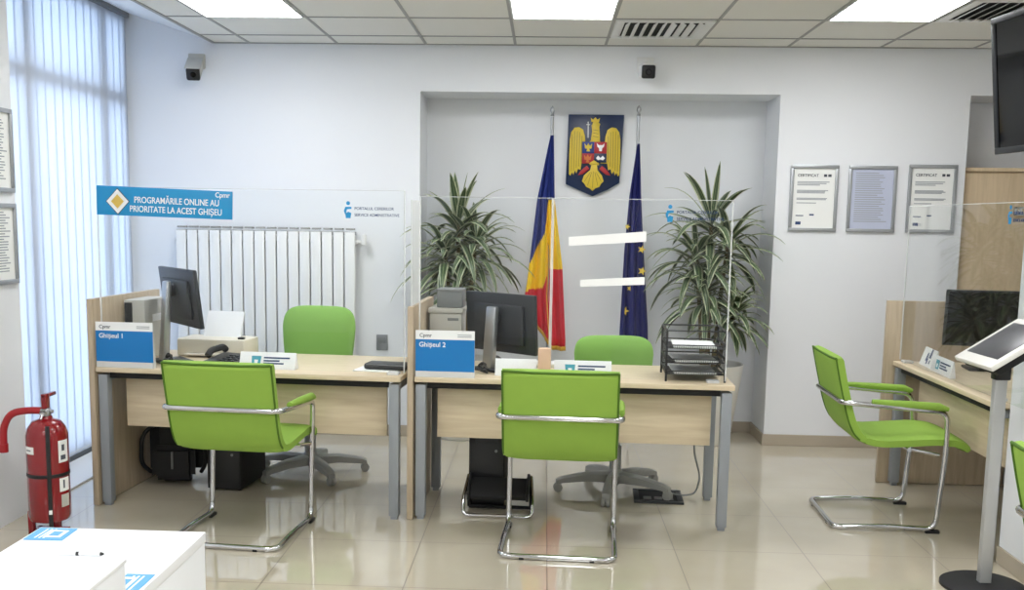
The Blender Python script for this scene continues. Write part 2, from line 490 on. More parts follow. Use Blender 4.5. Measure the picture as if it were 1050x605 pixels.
# ------------------------------------------------------------------ cameras on wall
def cctv(label, loc, yaw, tilt, housing):
    t = thing('security_camera', label, 'security camera', loc, yaw)
    b = B(); box(b, -.055, .055, -.03, 0, -.05, .05, .008); obj('junction_box', b, housing, t)
    b = B(); tube(b, fillet([(0, -.02, 0), (0, -.07, 0), (0, -.085, -.03)], .02), .016, 12); obj('arm', b, housing, t)
    b = B(); mt = Matrix.Translation((0, -.09, -.055)) @ Matrix.Rotation(R(tilt), 4, 'X')
    box(b, -.045, .045, -.10, .06, -.04, .045, .014, mtx=mt); box(b, -.052, .052, -.125, .05, .045, .052, .003, mtx=mt); obj('housing', b, housing, t)
    b = B(); box(b, -.044, .044, -.112, -.098, -.041, .044, .012, mtx=mt); hd = obj('front_face', b, M['black'], t)
    b = B(); tt = bmesh.new(); bmesh.ops.create_cone(tt, cap_ends=True, segments=20, radius1=.02, radius2=.016, depth=.01); merge(b, tt, 0, mt @ Matrix.Translation((0, -.116, 0)) @ Matrix.Rotation(R(90), 4, 'X')); obj('lens', b, M['screen'], hd)
cctv('white security camera with black face high on the wall near the window', (-2.39, YW, 2.56), 10, 30, M['greybox'])
cctv('security camera with black square face centred above the wall niche', (.64, YW, 2.56), 2, 8, M['whitemetal'])

# ------------------------------------------------------------------ framed certificates
def cert(label, cx, zc, w, h, paper, head, wall='back'):
    t = thing('framed_certificate', label, 'framed certificate', (0, 0, 0), 0, 'framed certificates')
    f = .022
    b = B()
    box(b, -w/2, w/2, -.018, 0, h/2 - f, h/2, .003); box(b, -w/2, w/2, -.018, 0, -h/2, -h/2 + f, .003)
    box(b, -w/2, -w/2 + f, -.018, 0, -h/2 + f, h/2 - f, .003); box(b, w/2 - f, w/2, -.018, 0, -h/2 + f, h/2 - f, .003)
    obj('frame', b, M['alu'], t)
    b = B(); box(b, -w/2 + f, w/2 - f, -.006, -.001, -h/2 + f, h/2 - f); obj('sheet', b, paper, t)
    iw = w - 2 * f - .05; x0 = -iw / 2
    b = B(); rnd = random.Random(int(cx * 100) + int(zc * 10))
    rows = [(.21, 1), (.19, .9), (.17, .7), (.10, .95), (.085, .95), (.07, .9), (.0, .95), (-.015, .9), (-.06, .6)] if head else [(.33 - .028 * i, .75 + .25 * ((i * 7) % 5) / 4) for i in range(23)]
    for zz, ww in rows:
        z = zz * h * 1.18; ww *= rnd.uniform(.85, 1)
        box(b, x0, x0 + iw * ww, -.0075, -.006, z - .0028, z + .0028)
    obj('printed_lines', b, M['grime'] if head else M['teal'] if False else M['grime'], t)
    if head:
        text('heading', 'CERTIFICAT', .026, M['darkprint'], t, (x0, -.0076, h * .5 - f - .055), FRONT)
        b = B(); box(b, iw/2 - .05, iw/2 - .03, -.0075, -.006, h/2 - f - .055, h/2 - f - .038); box(b, iw/2 - .022, iw/2, -.0075, -.006, h/2 - f - .055, h/2 - f - .038); obj('seal', b, M['darkprint'], t)
        b = B(); box(b, x0, x0 + .05, -.0075, -.006, -h * .27, -h * .27 + .006); box(b, x0 + .09, x0 + .12, -.0075, -.006, -h * .26, -h * .26 + .01); box(b, x0, x0 + .035, -.0075, -.006, -h * .40, -h * .40 + .02); obj('signature', b, M['navyprint'], t)
    if wall == 'back': t.location = (cx, YW - .0005, zc)
    else: t.location = (-2.62 + .0005, cx, zc); t.rotation_euler = (0, 0, R(90))
    return t
cert('aluminium framed white certificate closest to the niche', 1.795, 1.70, .318, .44, M['paper'], True)
cert('aluminium framed bluish certificate, middle of the three on the wall', 2.180, 1.70, .318, .44, M['paperblue'], False)
cert('aluminium framed white certificate next to the doorway and wooden cabinet', 2.572, 1.707, .318, .45, M['paper'], True)
cert('framed certificate on the left side wall, upper of two', 4.78, 1.823, .29, .40, M['paper'], False, 'left')
cert('framed certificate on the left side wall above the extinguisher, lower of two', 4.78, 1.375, .29, .39, M['paper'], False, 'left')

# ------------------------------------------------------------------ cabinet in the recess
t = thing('cabinet', 'tall pale oak cabinet in the recess by the certificates', 'cabinet', (2.79, 7.07, 0))
b = B(); box(b, 0, .92, .022, .33, .05, 1.895, .002); obj('body', b, M['oakcab'], t)
b = B(); box(b, -.002, .925, -.004, .335, 1.897, 1.922, .002); obj('top_board', b, M['oakcab'], t)
b = B(); box(b, .02, .90, .05, .32, 0, .05); obj('plinth', b, M['charcoal'], t)
for k in range(2):
    b = B(); box(b, .003 + .46 * k, .457 + .46 * k, 0, .02, .06, 1.885, .002); d = obj('door', b, M['oakcab'], t)
    hx = .385 if k == 0 else .495
    b = B(); z0 = 1.635
    if k == 0:
        box(b, hx + .0, hx + .02, -.028, -.02, z0 - .02, z0 + .02, .002); box(b, hx + .005, hx + .015, -.02, 0, z0 - .005, z0 + .005)
        box(b, hx - .03, hx + .07, -.034, -.028, z0 - .028, z0 - .018, .002); box(b, hx - .03, hx + .07, -.034, -.028, z0 + .018, z0 + .028, .002); box(b, hx - .03, hx -.01, -.034, -.02, z0 - .028, z0 + .028, .002)
    else:
        box(b, hx, hx + .012, -.03, -.02, z0 - .06, z0 + .06, .003); box(b, hx, hx + .012, -.02, 0, z0 - .05, z0 - .04)
    obj('handle', b, M['chrome'], d)

# ------------------------------------------------------------------ coat of arms
t = thing('coat_of_arms', 'navy shield plaque with a golden eagle between two flags', 'coat of arms', (.345, 7.4202, 1.99))
def uv(x, y): return ((x - 256) / 347 * .394, (300 - y) / 510 * .572)
b = B(); prism(b, [uv(*p) for p in ((83, 45), (430, 45), (424, 200), (412, 470), (340, 515), (245, 556), (160, 520), (75, 482), (80, 250))], -.03, -.001, 'y', bev=.003); obj('shield_board', b, M['navy'], t)
lw = [(224, 205), (205, 235), (192, 232), (188, 180), (176, 140), (150, 124), (122, 128), (102, 155), (94, 200), (92, 300), (93, 420), (103, 430), (112, 408), (122, 425), (130, 396), (140, 415), (150, 385), (166, 392), (172, 350), (215, 350), (232, 230)]
def mir(p): return [(504 - x, y) for x, y in p]
b = B()
prism(b, [uv(*p) for p in lw], -.04, -.03, 'y', bev=.002); prism(b, [uv(*p) for p in mir(lw)], -.04, -.03, 'y', bev=.002)
prism(b, [uv(*p) for p in ((222, 360), (226, 200), (232, 150), (228, 112), (238, 92), (264, 90), (282, 104), (276, 122), (282, 190), (280, 360))], -.044, -.03, 'y', bev=.002)
prism(b, [uv(*p) for p in ((236, 340), (266, 340), (272, 392), (300, 425), (312, 462), (296, 478), (286, 498), (262, 506), (244, 524), (226, 508), (204, 498), (192, 478), (176, 464), (188, 425), (226, 392))], -.042, -.03, 'y', bev=.002)
prism(b, [uv(*p) for p in ((226, 92), (222, 66), (236, 78), (250, 62), (264, 78), (278, 66), (274, 92))], -.046, -.03, 'y', bev=.001)
obj('eagle', b, M['eagle'], t)
b = B()
def bar(x0, y0, x1, y1, w=.0022, d=-.043):
    a, c = uv(x0, y0), uv(x1, y1); v = Vector((c[0] - a[0], c[1] - a[1])); n2 = Vector((-v.y, v.x)).normalized() * w / 2
    prism(b, [(a[0] + n2.x, a[1] + n2.y), (c[0] + n2.x, c[1] + n2.y), (c[0] - n2.x, c[1] - n2.y), (a[0] - n2.x, a[1] - n2.y)], d, d + .004, 'y')
for p in ((108, 170, 107, 400), (124, 150, 122, 395), (140, 150, 138, 380), (156, 155, 153, 370), (170, 180, 168, 340)):
    bar(*p); bar(504 - p[0], p[1], 504 - p[2], p[3])
for p in ((246, 400, 244, 505), (236, 405, 212, 490), (256, 405, 276, 490), (228, 405, 192, 465), (264, 405, 298, 465)): bar(*p, d=-.045)
for y in (140, 160, 180): bar(238, y, 270, y + 6, d=-.047)
obj('feather_lines', b, M['olive'], t)
b = B()
for i, (x0, y0, x1, y1) in enumerate(((172, 216, 248, 288), (248, 216, 326, 288), (172, 288, 248, 352), (248, 288, 326, 345))):
    a, c = uv(x0, y0), uv(x1, y1); box(b, a[0], c[0], -.051, -.044, c[1], a[1], .001, mi=i)
prism(b, [uv(*p) for p in ((215, 352), (282, 352), (248, 330))], -.0525, -.044, 'y', mi=4)
cs = obj('breast_shield', b, [M['royal'], M['crimson'], M['crimson'], M['navy'], M['eagle']], t)
for nm, cx, cy, mm, kk in (('field_emblem', 210, 250, 'eagle', 0), ('field_emblem', 287, 250, 'white', 1), ('field_emblem', 208, 320, 'orange', 0), ('field_emblem', 288, 316, 'white', 2)):
    b = B()
    if kk == 0: pts = [(-24, -24), (-10, -8), (0, -26), (10, -8), (24, -24), (20, 8), (6, 10), (12, 26), (-12, 26), (-6, 10), (-20, 8)]
    elif kk == 1: pts = [(-24, -26), (-12, -14), (12, -14), (24, -26), (20, -4), (10, 6), (8, 24), (-8, 24), (-10, 6), (-20, -4)]
    else: pts = [(-28, 2), (-16, -14), (0, 0), (14, -14), (28, 2), (16, 14), (0, 10), (-16, 14)]
    prism(b, [uv(cx + p, cy + q_) for p, q_ in pts], -.054, -.051, 'y'); obj(nm, b, M[mm], cs)
b = B()
for s in (0, 1):
    q_ = [(205, 365), (222, 385), (200, 405), (178, 420), (150, 425), (165, 400), (185, 380)]
    prism(b, [uv(*p) for p in (mir(q_) if s else q_)], -.042, -.03, 'y', bev=.001)
obj('talon', b, M['crimson'], t)
b = B(); bar(206, 90, 208, 190, .006, -.038); bar(196, 108, 218, 108, .005, -.038); obj('cross', b, M['white'], t)

# ------------------------------------------------------------------ flags
def flag_cloth(pts_l, pts_r, zs, nu=56, nv=70, y0=0., folds=5, amp=.03):
    def interp(tab, z):
        for (za, xa), (zb, xb) in zip(tab, tab[1:]):
            if za >= z >= zb: return xa + (xb - xa) * (za - z) / (za - zb)
        return tab[-1][1]
    b = B(); grid = []; info = {}
    for j in range(nv + 1):
        v = j / nv; row = []
        for i in range(nu + 1):
            u = i / nu
            zt, zb = zs[0], zs[1](u)
            z = zt + (zb - zt) * v
            xl, xr = interp(pts_l, z), interp(pts_r, z)
            x = xl + (xr - xl) * (u + .02 * math.sin(u * folds * 6.28 + 1.5 * v))
            y = y0 - amp * (.15 + .85 * min(1, v * 1.8)) * (math.sin(u * folds * 2 * math.pi + .8 * math.sin(v * 3)) + .4 * math.sin(u * folds * 4.7 * math.pi + 2))
            row.append(b.verts.new((x, y, z)))
        grid.append(row)
    return b, grid
def flagpole(t, x, top, y):
    b = B(); tube(b, [(x, y, .05), (x, y, top)], .011, 12); lathe(b, [(0, 0), (.014, .004), (.008, .02), (.017, .04), (.013, .06), (0, .075)], 14, origin=(x, y, top)); obj('pole', b, M['steel'], t)
    b = B(); lathe(b, [(0, 0), (.15, 0), (.15, .02), (.05, .045), (.02, .10), (0, .10)], 28, origin=(x, y, 0)); obj('base', b, M['steel'], t)
FY = 7.2
t = thing('flag_on_pole', 'blue, yellow and red flag hanging on a steel pole left of the plaque', 'flag', (0, FY, 0), 0)
flagpole(t, .032, 2.24, 0)
L = [(2.11, .022), (1.67, -.062), (1.10, -.125), (1.0, -.14), (.6, -.10)]; Rr = [(2.11, .045), (1.67, .062), (1.20, .13), (.68, .165), (.5, .165)]
bb, g = flag_cloth(L, Rr, (2.11, lambda u: .80 if u < .25 else .80 - .16 * min(1, (u - .25) / .4)), folds=2.5, amp=.028, y0=-.035)
for j in range(len(g) - 1):
    for i in range(len(g[0]) - 1):
        f = bb.faces.new((g[j][i], g[j][i + 1], g[j + 1][i + 1], g[j + 1][i]))
        c = f.calc_center_median(); u = (i + .5) / 56
        if u < .42: by, yr = 1.22 + .45 * max(0, u - .0) ** .9, 1.03 + .05 * u
        elif u < .6: k = (u - .42) / .18; by, yr = 1.42 + .22 * k, 1.05 + .13 * k
        else: by, yr = 1.66, 1.19
        f.material_index = 0 if c.z > by else (1 if c.z > yr else 2)
cl = obj('flag_cloth', bb, [M['flagblue'], M['flagyellow'], M['flagred']], t)
md = cl.modifiers.new('thickness', 'SOLIDIFY'); md.thickness = .002
b = B()
for i in range(14, 56):
    p = g[-1][i].co if g[-1][i].is_valid else None
b.free()
me = cl.data; nu1 = 57; vb = [me.vertices[70 * nu1 + i].co.copy() for i in range(57)]
b = B()
for i in range(56):
    a, c = vb[i], vb[i + 1]; d = Vector((0, 0, -.03))
    v4 = [b.verts.new(p) for p in (a, c, c + d, a + d)]; b.faces.new(v4)
fr = obj('fringe', b, M['fringe'], t); md = fr.modifiers.new('thickness', 'SOLIDIFY'); md.thickness = .004
b = B(); vs = [me.vertices[j * nu1 + 32].co + Vector((0, -.006, 0)) for j in range(36, 71)]; tube(b, vs, .005, 6); obj('fringe_edge', b, M['fringe'], t)

t = thing('flag_on_pole', 'dark blue flag with gold stars hanging right of the plaque', 'flag', (0, FY, 0), 0)
flagpole(t, .628, 2.25, 0)
L = [(2.06, .622), (1.69, .575), (1.30, .55), (.8, .535), (.6, .53)]; Rr = [(2.06, .64), (1.69, .662), (1.36, .69), (.8, .74), (.6, .75)]
bb, g = flag_cloth(L, Rr, (2.06, lambda u: .66), folds=2.5, amp=.026, y0=-.035)
for j in range(len(g) - 1):
    for i in range(len(g[0]) - 1): bb.faces.new((g[j][i], g[j][i + 1], g[j + 1][i + 1], g[j + 1][i]))
cl = obj('flag_cloth', bb, M['euflag'], t); md = cl.modifiers.new('thickness', 'SOLIDIFY'); md.thickness = .002
def star_pts(r, rot):
    return [((r if k % 2 == 0 else r * .42) * math.sin(k * math.pi / 5 + rot), (r if k % 2 == 0 else r * .42) * math.cos(k * math.pi / 5 + rot)) for k in range(10)]
verts = [v.co.copy() for v in cl.data.vertices]
for sx, sz, rr in ((.672, 1.335, .030), (.680, 1.185, .032), (.572, .90, .034), (.569, 1.49, .022), (.60, 1.06, .02)):
    near = min(verts, key=lambda c: abs(c.x - sx) + abs(c.z - sz))
    b = B(); prism(b, star_pts(rr, .3), -.003, .002, 'y'); obj('star', b, M['gold'], t, loc=(sx, near.y - .006, sz))

# ------------------------------------------------------------------ potted dracaenas
def leaf(bm, uvl, o, az, el, ln, w, droop, seg=9):
    d = Vector((math.cos(az) * math.cos(el), math.sin(az) * math.cos(el), math.sin(el))); p = Vector(o); rows = []
    side0 = Vector((-math.sin(az), math.cos(az), 0))
    for i in range(seg + 1):
        tt = i / seg
        ww = w * (math.sin(math.pi * min(1, .12 + tt * .88)) ** .75) * (.45 + .55 * min(1, tt * 4)) if i < seg else .001
        n = side0.cross(d).normalized()
        rows.append([bm.verts.new(p - side0 * ww / 2 + n * ww * .12), bm.verts.new(p), bm.verts.new(p + side0 * ww / 2 + n * ww * .12)])
        p = p + d * ln / seg
        d = (d + Vector((0, 0, -droop / seg * (.3 + 1.4 * tt)))).normalized()
    for a, c in zip(rows, rows[1:]):
        for k in range(2):
            f = bm.faces.new((a[k], a[k + 1], c[k + 1], c[k]))
            us = (k * .5, (k + 1) * .5, (k + 1) * .5, k * .5)
            for lp, uu in zip(f.loops, us): lp[uvl].uv = (uu, .5)
def leaf_path(o, az, el, ln, droop, seg=9):
    d = Vector((math.cos(az) * math.cos(el), math.sin(az) * math.cos(el), math.sin(el))); p = Vector(o); out = [p.copy()]
    for i in range(seg):
        p = p + d * ln / seg; out.append(p.copy())
        d = (d + Vector((0, 0, -droop / seg * (.3 + 1.4 * i / seg)))).normalized()
    return out
def dracaena(label, loc, heads, pot, seed, ymax):
    t = thing('potted_plant', label, 'potted plant', loc)
    b = B(); lathe(b, pot, 36); obj('planter', b, M['pot'], t)
    zt = pot[-1][1]
    b = B(); lathe(b, [(0, zt + .004), (pot[-1][0] - .001, zt + .004)], 30); obj('soil', b, M['soil'], t)
    rnd = random.Random(seed)
    for (hx, hy, hz, n, lmin, lmax, up) in heads:
        b = B(); tube(b, [(hx * .3, hy * .3, zt - .05), (hx * .6, hy * .6, (zt + hz) / 2), (hx, hy, hz)], .014, 8, radii=[.018, .015, .012]); obj('stem', b, M['stem'], t)
        b = B(); uvl = b.loops.layers.uv.new('UVMap')
        for k in range(n):
            f = k / n
            az = k * 2.399 + rnd.uniform(-.3, .3)
            el = R(-15 + (70 + 30 * up) * f + rnd.uniform(-12, 12)); el = min(el, R(82))
            ln = rnd.uniform(lmin, lmax) * (1 - .25 * f)
            wd, dr = rnd.uniform(.042, .064), rnd.uniform(1.3, 2.5) * (1.05 - .55 * f * up)
            o0 = (hx, hy, hz - .10 + .14 * f)
            for tries in range(12):
                ok = all(p.y + loc[1] < 7.375 and not (p.y + loc[1] > 6.95 and not -.83 < p.x + loc[0] < 1.51) for p in leaf_path(o0, az, el, ln, dr))
                if ok: break
                ln *= .85
                if tries % 3 == 2: az += (-1 if math.cos(az) > 0 else 1) * .35 if math.sin(az) > 0 else 0
            leaf(b, uvl, o0, az, el, ln, wd, dr)
        o = obj('foliage', b, M['leaf'], t); md = o.modifiers.new('thickness', 'SOLIDIFY'); md.thickness = .0012
POT = [(0, 0), (.15, 0), (.165, .02), (.235, .52), (.24, .56), (.225, .56), (.215, .50), (0.2, .50)]
dracaena('tall white-striped dracaena in the left of the niche behind a monitor', (-.58, 7.02, 0),
         [(-.02, -.02, 1.48, 30, .40, .56, 1), (.10, .0, 1.34, 44, .38, .54, .3), (-.10, -.06, 1.28, 44, .36, .52, .2), (.0, -.1, 1.10, 40, .30, .42, .2)], POT, 3, 7.33)
dracaena('tall bushy striped dracaena in the right of the niche', (1.15, 7.04, 0),
         [(-.02, .0, 1.52, 26, .42, .58, 1), (.10, .02, 1.38, 44, .38, .54, .3), (-.12, -.04, 1.30, 44, .38, .54, .3), (-.06, -.08, 1.06, 52, .34, .48, .3), (.15, -.06, .92, 44, .30, .42, .2)], POT, 11, 7.33)

# ------------------------------------------------------------------ desks
def make_desk(label, loc, rz, L, D, pane_z, panel_front, panel_depth, pane_x, joints):
    t = thing('office_desk', label, 'desk', (*loc, 0), rz)
    b = B(); box(b, 0, L, 0, D, .714, .739, .002); obj('desktop', b, M['oak'], t)
    for x in (.005, L - .06):
        for y in (.012, D - .07):
            b = B(); box(b, x, x + .05, y, y + .05, .018, .70, .003); box(b, x + .008, x + .042, y + .008, y + .042, 0, .018)
            obj('leg', b, M['leg'], t)
        b = B(); box(b, x + .005, x + .045, .06, D - .07, .665, .70, .002); obj('side_rail', b, M['leg'], t)
    b = B(); box(b, .06, L - .065, .03, .055, .68, .708, .002); box(b, .06, L - .065, D - .07, D - .045, .675, .71, .002); obj('cross_rail', b, M['matblack'], t)
    b = B(); box(b, .10, L - .095, .125, .143, .41, .70, .002); obj('modesty_panel', b, M['oak'], t)
    b = B(); box(b, -.036, -.006, panel_front, panel_depth, .003, 1.092, .002); obj('side_panel', b, M['oakside'], t)
    return t
desk1 = make_desk('light oak desk with grey legs nearest the window', (-2.31, 5.09), -4.0, 1.605, .74, 1.66, -.004, .78, 0, 0)
desk2 = make_desk('light oak desk with grey legs in the middle, before the flags', (-.64, 5.0), -2, 1.585, .64, 1.63, -.004, .70, 0, 0)
desk3 = make_desk('oak desk running along the right side behind the tablet stand', (2.06, 6.015), -90.5, 1.38, .75, 1.63, -.05, .80, 0, 0)

def screen(label, desk, y, spans, z1, logo=None, strips=None, side=False, post=None):
    t = thing('protective_screen', label, 'desk screen', desk.location, 0)
    t.rotation_euler = desk.rotation_euler
    z0 = .741
    for x0, x1 in spans:
        b = B(); box(b, x0, x1, y, y + .005, z0 + .012, z1); p = obj('pane', b, M['pane'], t)
        for x in (x0, x1 - .003):
            b = B(); box(b, x - .0015, x + .0045, y - .0008, y + .0058, z0 + .012, z1); obj('pane_edge', b, M['paneedge'], p)
        b = B(); box(b, x0, x1, y - .0006, y + .0056, z1 - .002, z1 + .001); obj('pane_edge', b, M['paneedge'], p)
        for x in (x0 + .03, min(x1, 1.37 if x1 == 1.62 else 9) - .09):
            b = B(); box(b, x, x + .06, y - .003, y + .05, z0 - .001, z0 + .013, .003); obj('foot', b, M['paneedge'], t)
    if side:
        b = B(); box(b, -.024, -.018, .02, .30, 1.094, z1 - .02); p = obj('side_pane', b, M['paneedge'], t)
    if post:
        b = B(); box(b, post - .032, post + .032, y - .02, y + .03, z0 - .001, .895, .004); obj('wooden_clamp', b, M['beech'], t)
    if logo:
        lx0, lz, s = logo
        b = B(); f = y - .0012
        prism(b, [(lx0 + .018 + .010 * math.cos(a * .5236), lz + .068 + .010 * math.sin(a * .5236)) for a in range(12)], f, f + .001, 'y')
        prism(b, [(lx0 + .035, lz + .05), (lx0 + .035, lz + .04), (lx0 + .012, lz + .038), (lx0 + .008, lz + .022), (lx0 + .016, lz + .008), (lx0 + .002, lz + .014), (lx0 - .004, lz + .03), (lx0 + .004, lz + .05)], f, f + .001, 'y')
        prism(b, [(lx0 + .006, lz - .006), (lx0 + .03, lz - .006), (lx0 + .034, lz + .02), (lx0 + .018, lz + .026), (lx0 + .004, lz + .016)], f, f + .001, 'y')
        obj('logo', b, M['signblue'], t)
        text('lettering', 'PORTALUL CERERILOR', .0195, M['navyprint'], t, (lx0 + .05, f, lz + .036), FRONT)
        text('lettering', 'SERVICII ADMINISTRATIVE', .0195, M['navyprint'], t, (lx0 + .05, f, lz + .004), FRONT)
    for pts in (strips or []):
        b = B(); prism(b, pts, y - .0025, y - .0005, 'y'); obj('white_strip', b, M['strip'], t)  # flat opaque white shapes just in front of the pane
    return t
s1 = screen('clear acrylic screen on window-side desk, carrying the blue priority sign', desk1, .055, [(.01, 1.615)], 1.662, (1.31, 1.53, 1))
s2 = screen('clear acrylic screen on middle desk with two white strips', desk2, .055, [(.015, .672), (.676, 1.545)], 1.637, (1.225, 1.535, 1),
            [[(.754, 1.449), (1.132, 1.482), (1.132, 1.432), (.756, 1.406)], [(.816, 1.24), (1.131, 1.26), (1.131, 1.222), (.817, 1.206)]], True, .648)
s3 = screen('clear acrylic screen along the right-hand desk', desk3, .03, [(.02, 1.62)], 1.64, (1.31, 1.55, 1))

# priority sign on the left screen
t = thing('hanging_sign', 'blue sign about online appointments on the left acrylic screen', 'sign', desk1.location)
t.rotation_euler = desk1.rotation_euler
b = B(); prism(b, [(.016, 1.671), (.734, 1.647), (.731, 1.507), (.013, 1.523)], .044, .053, 'y', bev=.001); obj('board', b, M['signblue'], t)
b = B(); prism(b, [(.128, 1.653), (.187, 1.591), (.128, 1.529), (.069, 1.591)], .0415, .044, 'y'); dd = obj('diamond', b, M['white'], t)
b = B(); prism(b, [(.128, 1.627), (.162, 1.591), (.128, 1.555), (.094, 1.591)], .040, .0415, 'y'); obj('diamond_centre', b, M['yellow'], dd)
b = B(); prism(b, [(.128, 1.658), (.192, 1.591), (.128, 1.524), (.064, 1.591)], .0425, .044, 'y'); obj('diamond_border', b, M['darkprint'], dd)
SR = (R(90), R(1.6), 0)
text('lettering', 'PROGRAMĂRILE ONLINE AU', .044, M['white'], t, (.215, .0434, 1.586), SR, sx=.80)
text('lettering', 'PRIORITATE LA ACEST GHIȘEU', .044, M['white'], t, (.19, .0434, 1.541), SR, sx=.80)
text('lettering', 'Cpmr', .036, M['white'], t, (.645, .0434, 1.618), SR, sx=.9)

# blue counter signs
def tent_sign(label, desk, x0, x1, word):
    t = thing('counter_sign', label, 'sign', desk.location); t.rotation_euler = desk.rotation_euler
    w = x1 - x0; z0, z1 = .7395, .975
    b = B(); box(b, x0, x1, .012, .016, z0 + .03, z1 - .045); obj('blue_panel', b, M['blue'], t)
    b = B(); box(b, x0, x1, .012, .016, z1 - .045, z1); obj('header', b, M['white'], t)
    b = B(); prism(b, [(.0165, z0), (.046, z0), (.0205, z1), (.0165, z1)], x0, x1, 'x'); obj('back_stand', b, M['paneedge'], t)
    b = B(); box(b, x0, x1, .011, .0165, z0, z0 + .03); obj('clear_lip', b, M['paneedge'], t)
    text('lettering', word, .034, M['white'], t, (x0 + .018, .0115, z1 - .082), FRONT)
    text('lettering', 'Cpmr', .026, M['darkprint'], t, (x0 + .02, .0115, z1 - .033), FRONT)
    b = B()
    for k in range(2): box(b, x1 - .085, x1 - .015, .0112, .012, z1 - .022 - .009 * k, z1 - .018 - .009 * k)
    obj('small_print', b, M['grime'], t)
tent_sign('blue and white counter sign on window-side desk against its side panel', desk1, .0, .308, 'Ghișeul 1')
tent_sign('blue and white counter sign on middle desk in front of storage box', desk2, .003, .300, 'Ghișeul 2')

# name plates
def name_card(label, loc, rz, w, h=.085, emblem=.3, d=.07):
    t = thing('name_plate', label, 'name plate', loc, rz)
    b = B(); prism(b, [(0, 0), (d, 0), (d/2 + .002, h), (d/2 - .002, h)], -w/2, w/2, 'x', bev=.001); obj('card', b, M['white'], t)
    sl = math.atan2(h, d/2 - .002)
    mt = Matrix.Rotation(sl, 4, 'X')
    if emblem is not None:
        x = -w/2 + emblem * w
        b = B(); prism(b, [(x - .022, .02), (x + .022, .02), (x + .026, .07), (x - .026, .07)], -.001, .0015, 'z'); prism(b, [(x - .008, .03), (x + .008, .03), (x + .01, .05), (x - .01, .05)], .0014, .003, 'z', mi=1)
        bmesh.ops.transform(b, matrix=mt, verts=b.verts); obj('emblem', b, [M['teal'], M['white']], t)
        b = B()
        for i, (zz, ww) in enumerate(((.062, .9), (.046, .55), (.032, .7))):
            if x + .04 + ww * (w/2 - x - .05) > x + .045: box(b, x + .04, x + .04 + ww * (w/2 - x - .055), zz - .004, zz + .004, -.001, .0016)
        bmesh.ops.transform(b, matrix=mt, verts=b.verts); obj('printed_lines', b, M['navyprint'], t)
    return t
def on(desk, x, y, z=.7395):
    a = desk.rotation_euler.z
    return (desk.location.x + x * math.cos(a) - y * math.sin(a), desk.location.y + x * math.sin(a) + y * math.cos(a), z)
name_card('white tent name plate with teal emblem on window-side desk', on(desk1, .875, .112), -4.5, .30, .085, .3)
name_card('plain white name plate left of the wooden clamp on middle desk', on(desk2, .50, .112), -2, .21, .085, None)
name_card('white name plate with teal emblem right of the wooden clamp', on(desk2, .84, .112), -2, .29, .085, .28)
t = name_card('white name plate with teal emblem at the edge of right-hand desk', (2.135, 5.50, .7395), -93, .32, .09, .3, .03)
# picture card on the right desk
t = thing('picture_card', 'small white picture card leaning on the right-hand desk', 'card', (2.165, 5.80, .7395), -95)
b = B(); prism(b, [(0, 0), (.035, 0), (.037, .1), (.033, .1)], -.12, .12, 'x'); obj('card', b, M['paper'], t)
b = B()
for x, z, w_, h_ in ((-.02, .03, .03, .045), (.03, .05, .035, .05), (.0, .015, .02, .03), (.045, .02, .015, .02)):
    y = z * .43; prism(b, [(x - w_/2, z), (x + w_/2, z), (x + w_/2 * .7, z + h_), (x - w_/2 * .5, z + h_)], -.002, .0, 'y')
for v in b.verts: v.co.y += v.co.z * .33 - .0005
obj('picture', b, M['navyprint'], t)

# ------------------------------------------------------------------ monitors
def monitor(label, c, ang, w, h, z0, col_c, base_c, tilt, neck):
    """ang = heading of the local x axis; local +y is the side the screen looks to"""
    t = thing('computer_monitor', label, 'monitor', (c[0], c[1], .7395), ang)
    z0 -= .7395
    mt = Matrix.Translation((0, 0, z0 + h / 2)) @ Matrix.Rotation(R(tilt), 4, 'X')
    b = B(); box(b, -w/2, w/2, -.012, .012, -h/2, h/2, .005, mtx=mt); box(b, -w * .36, w * .36, -.032, -.01, -h * .36, h * .32, .012, mtx=mt); obj('back_shell', b, M['charcoal'], t)
    b = B(); box(b, -w/2 + .012, w/2 - .012, .0115, .0135, -h/2 + .016, h/2 - .012, mtx=mt); obj('screen', b, M['screen'], t)
    b = B(); lathe(b, [(0, 0), (.012, 0), (.012, .001), (0, .001)], 16); bmesh.ops.transform(b, matrix=mt @ Matrix.Translation((0, -.0322, h * .22)) @ Matrix.Rotation(R(90), 4, 'X'), verts=b.verts); obj('badge', b, M['midgrey'], t)
    b = B(); prism(b, [(-.10, -.10), (.10, -.10), (.10, .07), (-.10, .07)], 0, .014, 'z', bev=.004); bmesh.ops.translate(b, verts=b.verts, vec=(0, -.04, 0)); st = obj('stand_base', b, M['charcoal'], t)
    b = B(); prism(b, [(-.118, .01), (-.078, .01), (-.058, z0 + h * .78), (-.088, z0 + h * .78)], -.034, .034, 'x', bev=.008); obj('stand_column', b, M['steel'], t)
    b = B(); tube(b, [(0, -.07, z0 + h * .62), (0, -.03, z0 + h * .60)], .03, 14); obj('pivot', b, M['charcoal'], t)
    return t
monitor('black monitor turned to the seat on the window-side desk', (-1.955, 5.37), -50, .52, .31, .935, None, None, 7, 0)
monitor('black monitor seen from behind on the middle desk', (-.222, 5.345), -38, .475, .315, .83, None, None, 4, 0)
t = monitor('black glossy monitor by the side panel of right-hand desk', (2.45, 5.66), 172, .48, .31, .875, None, None, -4, 0)

